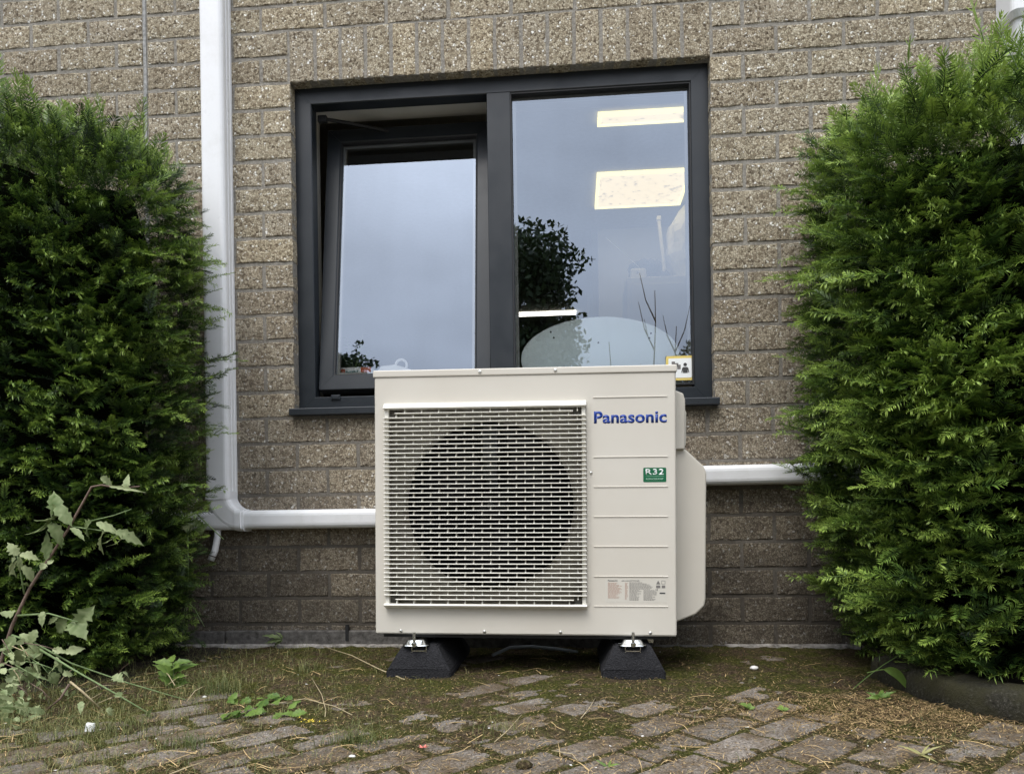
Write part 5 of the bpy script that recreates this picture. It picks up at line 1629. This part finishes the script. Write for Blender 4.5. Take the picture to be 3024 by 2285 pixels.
# long dead stalks lying about
sp = []
while len(sp) < 340:
    g = ray_ground(RNG.uniform(-100, 3050), 1925 + 370 * RNG.random())
    if g.y > -.06 or g.y < -1.8 or (g.x > 1.80 and g.y > -.98): continue
    if RNG.random() > min(1, max(.25, (1.3 - g.x) / 1.6)): continue
    sp.append((g.x, g.y, gz(g.x, g.y) + .003, RNG.uniform(0, 6.28), RNG.uniform(1.25, 1.62), RNG.uniform(.025, .09), RNG.uniform(.0013, .0024), 0.75 + RNG.normal(0, .25)))
V, F_, T_ = [], [], []
for (x, y, z, az, _, L, w_, tn) in sp:
    b = len(V); curv = RNG.normal(0, .5); px_, py_ = x, y; hh = RNG.uniform(0, .006)
    for i in range(6):
        t = i / 5; a_ = az + curv * t; ww = w_ * .5 * (1 - .7 * t)
        zz_ = max(gz(px_, py_), 0) + .0025 + hh * math.sin(math.pi * t)
        V += [(px_ - math.sin(a_) * ww, py_ + math.cos(a_) * ww, zz_), (px_ + math.sin(a_) * ww, py_ - math.cos(a_) * ww, zz_ + .0006)]; T_ += [tn, tn]
        px_ += math.cos(a_) * L / 5; py_ += math.sin(a_) * L / 5
    for i in range(5): F_.append((b + 2 * i, b + 2 * i + 1, b + 2 * i + 3, b + 2 * i + 2))
o = big('straw_litter', np.array(V), np.array(F_), 'litter', None, np.clip(T_, 0, 1)); tag(o, 'pale dead grass stalks lying over the pavers', 'straw', kind='stuff')
# moss tips
sp = []
while len(sp) < 60000:
    g = ray_ground(RNG.uniform(-150, 3180), 1908 + 420 * RNG.random())
    if g.y > -.03 or g.y < -1.85: continue
    cz_ = ground_z(g.x, g.y)
    if cz_ < -.0052 + RNG.random() * .002: continue
    if g.x > 1.84 and g.y > -.95: continue
    mo = mnoise.noise(Vector((g.x * 7, g.y * 7, 4)))
    sp.append((g.x, g.y, cz_ - .001, RNG.uniform(0, 6.28), RNG.uniform(.2, 1.4), RNG.uniform(.003, .008), .0016, .3 + mo * .5 + RNG.normal(0, .15)))
A = np.array(sp); n = len(A)
V = np.empty((n, 3, 3)); az = A[:, 3]
sd_ = np.stack([-np.sin(az), np.cos(az), az * 0], -1) * .0011
V[:, 0] = A[:, :3] - sd_; V[:, 1] = A[:, :3] + sd_
V[:, 2] = A[:, :3] + np.stack([np.cos(az) * np.sin(A[:, 4]), np.sin(az) * np.sin(A[:, 4]), np.cos(A[:, 4])], -1) * A[:, 5][:, None]
o = big('moss', V.reshape(-1, 3), np.arange(n * 3).reshape(-1, 3), 'moss', None, np.clip(np.repeat(A[:, 7], 3), 0, 1)); tag(o, 'low olive moss in the paver joints and along the wall', 'moss', kind='stuff')
# fallen yew needles
P_ = []
while len(P_) < 24000:
    if RNG.random() < .42:
        x = 1.80 + RNG.normal(0, .28); y = -.86 + RNG.normal(0, .10) - max(0, x - 1.95) * .45
    else:
        g = ray_ground(RNG.uniform(-120, 3150), 1912 + 400 * RNG.random()); x, y = g.x, g.y
    if y > -.04 or y < -1.85 or x > 2.95 or x < -1.55: continue
    if x > 1.85 and y > -.80 - max(0, x - 1.9) * .9 and y > -1.0: continue
    P_.append((x, y, max(ground_z(x, y), 0) + RNG.uniform(.0005, .005), RNG.uniform(0, 6.28), RNG.normal(0, .22), RNG.uniform(.006, .017), RNG.uniform(.0007, .0012), min(1, max(0, .42 + RNG.normal(0, .26)))))
A = np.array(P_); n = len(A); az, el = A[:, 3], A[:, 4]
d = np.stack([np.cos(az) * np.cos(el), np.sin(az) * np.cos(el), np.abs(np.sin(el))], -1) * A[:, 5][:, None]; s_ = np.stack([-np.sin(az), np.cos(az), az * 0], -1) * A[:, 6][:, None]
V = np.empty((n, 4, 3)); p0 = A[:, :3]; V[:, 0] = p0; V[:, 1] = p0 + d * .5 + s_; V[:, 2] = p0 + d; V[:, 3] = p0 + d * .5 - s_
o = big('needle_litter', V.reshape(-1, 3), np.arange(n * 4).reshape(-1, 4), 'litter', None, np.repeat(A[:, 7], 4)); tag(o, 'brown and straw coloured dead yew needles strewn over the pavers', 'litter', kind='stuff')
# dead twigs under the left hedge
w = empty('twig_litter', (-.6, -.75, 0)); tag(w, 'dry brown twigs lying under the front of the left hedge', 'twigs')
for k in range(26):
    g = ray_ground(random.uniform(20, 560), random.uniform(1990, 2110)); a = random.uniform(-.6, 2.6); L = random.uniform(.04, .13)
    p = Vector((g.x, g.y, random.uniform(.004, .03))); q = p + Vector((math.cos(a) * L, math.sin(a) * L * .5, random.uniform(-.01, .05)))
    bm = NB(); tube(bm, [p - w.location, (p + q) / 2 + Vector((0, 0, .008)) - w.location, q - w.location], [.0013, .0011, .0006], 5); obj('twig', bm, 'bark' if k % 3 else 'straw', w)

# ------------------------------------------------------------------ what stands behind the viewer and shows in the glass
def leaf_cloud(name, blobs, n, size, parent, seed, tint=.4):
    rg = np.random.default_rng(seed)
    wts = np.array([b[3] ** 3 for b in blobs]); wts = wts / wts.sum()
    idx = rg.choice(len(blobs), n, p=wts); B = np.array(blobs)
    dirs = rg.normal(size=(n, 3)); dirs /= np.linalg.norm(dirs, axis=1, keepdims=True)
    rr = B[idx, 3] * (rg.random(n) ** .45) * (1 + .25 * np.sin(dirs[:, 0] * 5 + idx) * np.cos(dirs[:, 2] * 6))
    C_ = B[idx, :3] + dirs * rr[:, None] * np.array([1, 1, .85])
    a = rg.normal(size=(n, 3)); a /= np.linalg.norm(a, axis=1, keepdims=True); b = np.cross(a, rg.normal(size=(n, 3))); b /= np.linalg.norm(b, axis=1, keepdims=True)
    s = size * rg.uniform(.6, 1.3, n)[:, None]
    V = np.stack([C_ - a * s, C_ + b * s * .55, C_ + a * s, C_ - b * s * .55], 1).reshape(-1, 3)
    return big(name, V, np.arange(n * 4).reshape(-1, 4), 'tree_leaf', parent, np.clip(np.repeat(tint + rg.normal(0, .2, n), 4), 0, 1))
def tree(name, label, cat, loc, blobs, n, size, trunk_r, seed, limbs=7):
    t = empty(name, loc); tag(t, label, cat)
    rnd = random.Random(seed)
    hgt = max(b[2] for b in blobs)
    bm = NB(); tube(bm, [(0, 0, -.1), (.05, .02, hgt * .35), (-.04, 0, hgt * .7)], [trunk_r, trunk_r * .75, trunk_r * .35], 10); obj('trunk', bm, 'bark', t)
    bm = NB()
    for k in range(limbs):
        b = rnd.choice(blobs); z0 = hgt * rnd.uniform(.3, .6)
        tube(bm, [(0, 0, z0), (b[0] * .5, b[1] * .5, (z0 + b[2]) / 2 + .1), (b[0], b[1], b[2])], [trunk_r * .4, trunk_r * .25, .02], 6)
    obj('limbs', bm, 'bark', t)
    leaf_cloud('crown', blobs, n, size, t, seed); return t
rb = random.Random(11)
# silhouette seen in the glass: x is mirrored, heights about 3.5 to 7 m at 14 m from the wall
bl = [(rb.uniform(-2.2, 2.0), rb.uniform(-1.2, 1.2), rb.uniform(3.0, 6.2), rb.uniform(.6, 1.1)) for _ in range(22)] + [(1.5, 0, 5.9, .8), (.9, 0, 6.4, .7), (2.1, 0, 5.2, .7), (2.5, .2, 4.6, .55), (2.7, -.1, 4.1, .45), (1.9, 0, 4.0, .9), (1.2, 0, 3.0, 1.0)]
tree('oak_tree', 'big dark broadleaf tree behind the viewer, mirrored left in the fixed pane', 'tree', (-1.7, -14, 0), bl, 34000, .07, .28, 5, 12)
bl = [(rb.uniform(-1.2, 1.4), rb.uniform(-.8, .8), rb.uniform(1.0, 3.6), rb.uniform(.5, .8)) for _ in range(12)] + [(-.55, 0, 3.6, .35), (-.2, 0, 4.0, .35), (.3, 0, 4.5, .4), (.8, 0, 4.9, .5)]
tree('spruce_tree', 'dark bushy conifer behind the viewer, mirrored at the right of the pane', 'tree', (4.0, -14, 0), bl, 16000, .055, .14, 8)
bl = [(rb.uniform(-.9, .9), rb.uniform(-.8, .8), rb.uniform(.6, 3.0), rb.uniform(.4, .7)) for _ in range(10)]
tree('shrub', 'light green shrub behind the viewer, mirrored in the frosted panel', 'shrub', (2.1, -15, 0), bl, 6000, .09, .08, 9)
def bare(loc, hgt, seed, label):
    rnd = random.Random(seed); t = empty('dead_sapling', loc); tag(t, label, 'tree', 'bare saplings behind the viewer')
    bm = NB(); P = [Vector((0, 0, 0))]
    for k in range(8): P.append(P[-1] + Vector((rnd.uniform(-.07, .07), rnd.uniform(-.05, .05), hgt / 8)))
    tube(bm, P, [.036 - .0035 * k for k in range(9)], 7); obj('trunk', bm, 'bark', t)
    for k in range(7):
        s = P[rnd.randint(3, 7)]; sg = rnd.choice((-1, 1)); bm = NB(); L = rnd.uniform(.5, 1.1)
        tube(bm, [s, s + Vector((sg * .2 * L, 0, .45 * L)), s + Vector((sg * .32 * L, .05, L))], [.018, .012, .005], 6); obj('branch', bm, 'bark', t)
bare((2.85, -14, 0), 5.35, 1, 'bare sapling behind the viewer, tallest in the reflection'); bare((3.25, -14.3, 0), 4.6, 2, 'bare forked sapling behind the viewer, second in the reflection'); bare((1.95, -14.2, 0), 4.3, 4, 'thin bare sapling behind the viewer, above the frosted panel')
bl = [(rb.uniform(-.3, .25), rb.uniform(-.25, .25), rb.uniform(2.8, 3.56), rb.uniform(.10, .2)) for _ in range(24)] + [(.08, 0, 3.62, .10), (.09, 0, 3.78, .06), (-.17, 0, 3.6, .1), (-.18, 0, 3.74, .05), (.25, 0, 3.55, .08)]
tree('young_conifer', 'slim young conifer behind the viewer, its tip mirrored low in the tilted sash', 'tree', (-1.42, -4.6, 0), bl, 9000, .026, .06, 12, 14)
# a far belt of woodland closing the horizon all round the yard
Vb = []
rg = np.random.default_rng(4); n = 26000
th = rg.uniform(math.pi * 1.0, math.pi * 2.0, n); rad_ = 34 + rg.uniform(-3, 3, n)
hh = 3.6 + 1.3 * np.sin(th * 9) + .8 * np.sin(th * 23 + 1)
C_ = np.stack([np.cos(th) * rad_, np.sin(th) * rad_ - 2, rg.random(n) ** .8 * hh], -1)
a = rg.normal(size=(n, 3)); a /= np.linalg.norm(a, axis=1, keepdims=True); b = np.cross(a, rg.normal(size=(n, 3))); b /= np.linalg.norm(b, axis=1, keepdims=True)
s = rg.uniform(.25, .55, n)[:, None]
V = np.stack([C_ - a * s, C_ + b * s * .6, C_ + a * s, C_ - b * s * .6], 1).reshape(-1, 3)
o = big('distant_woods', V, np.arange(n * 4).reshape(-1, 4), 'tree_leaf', None, np.full(n * 4, .35)); tag(o, 'far belt of trees closing the yard behind the viewer', 'woods', kind='stuff')
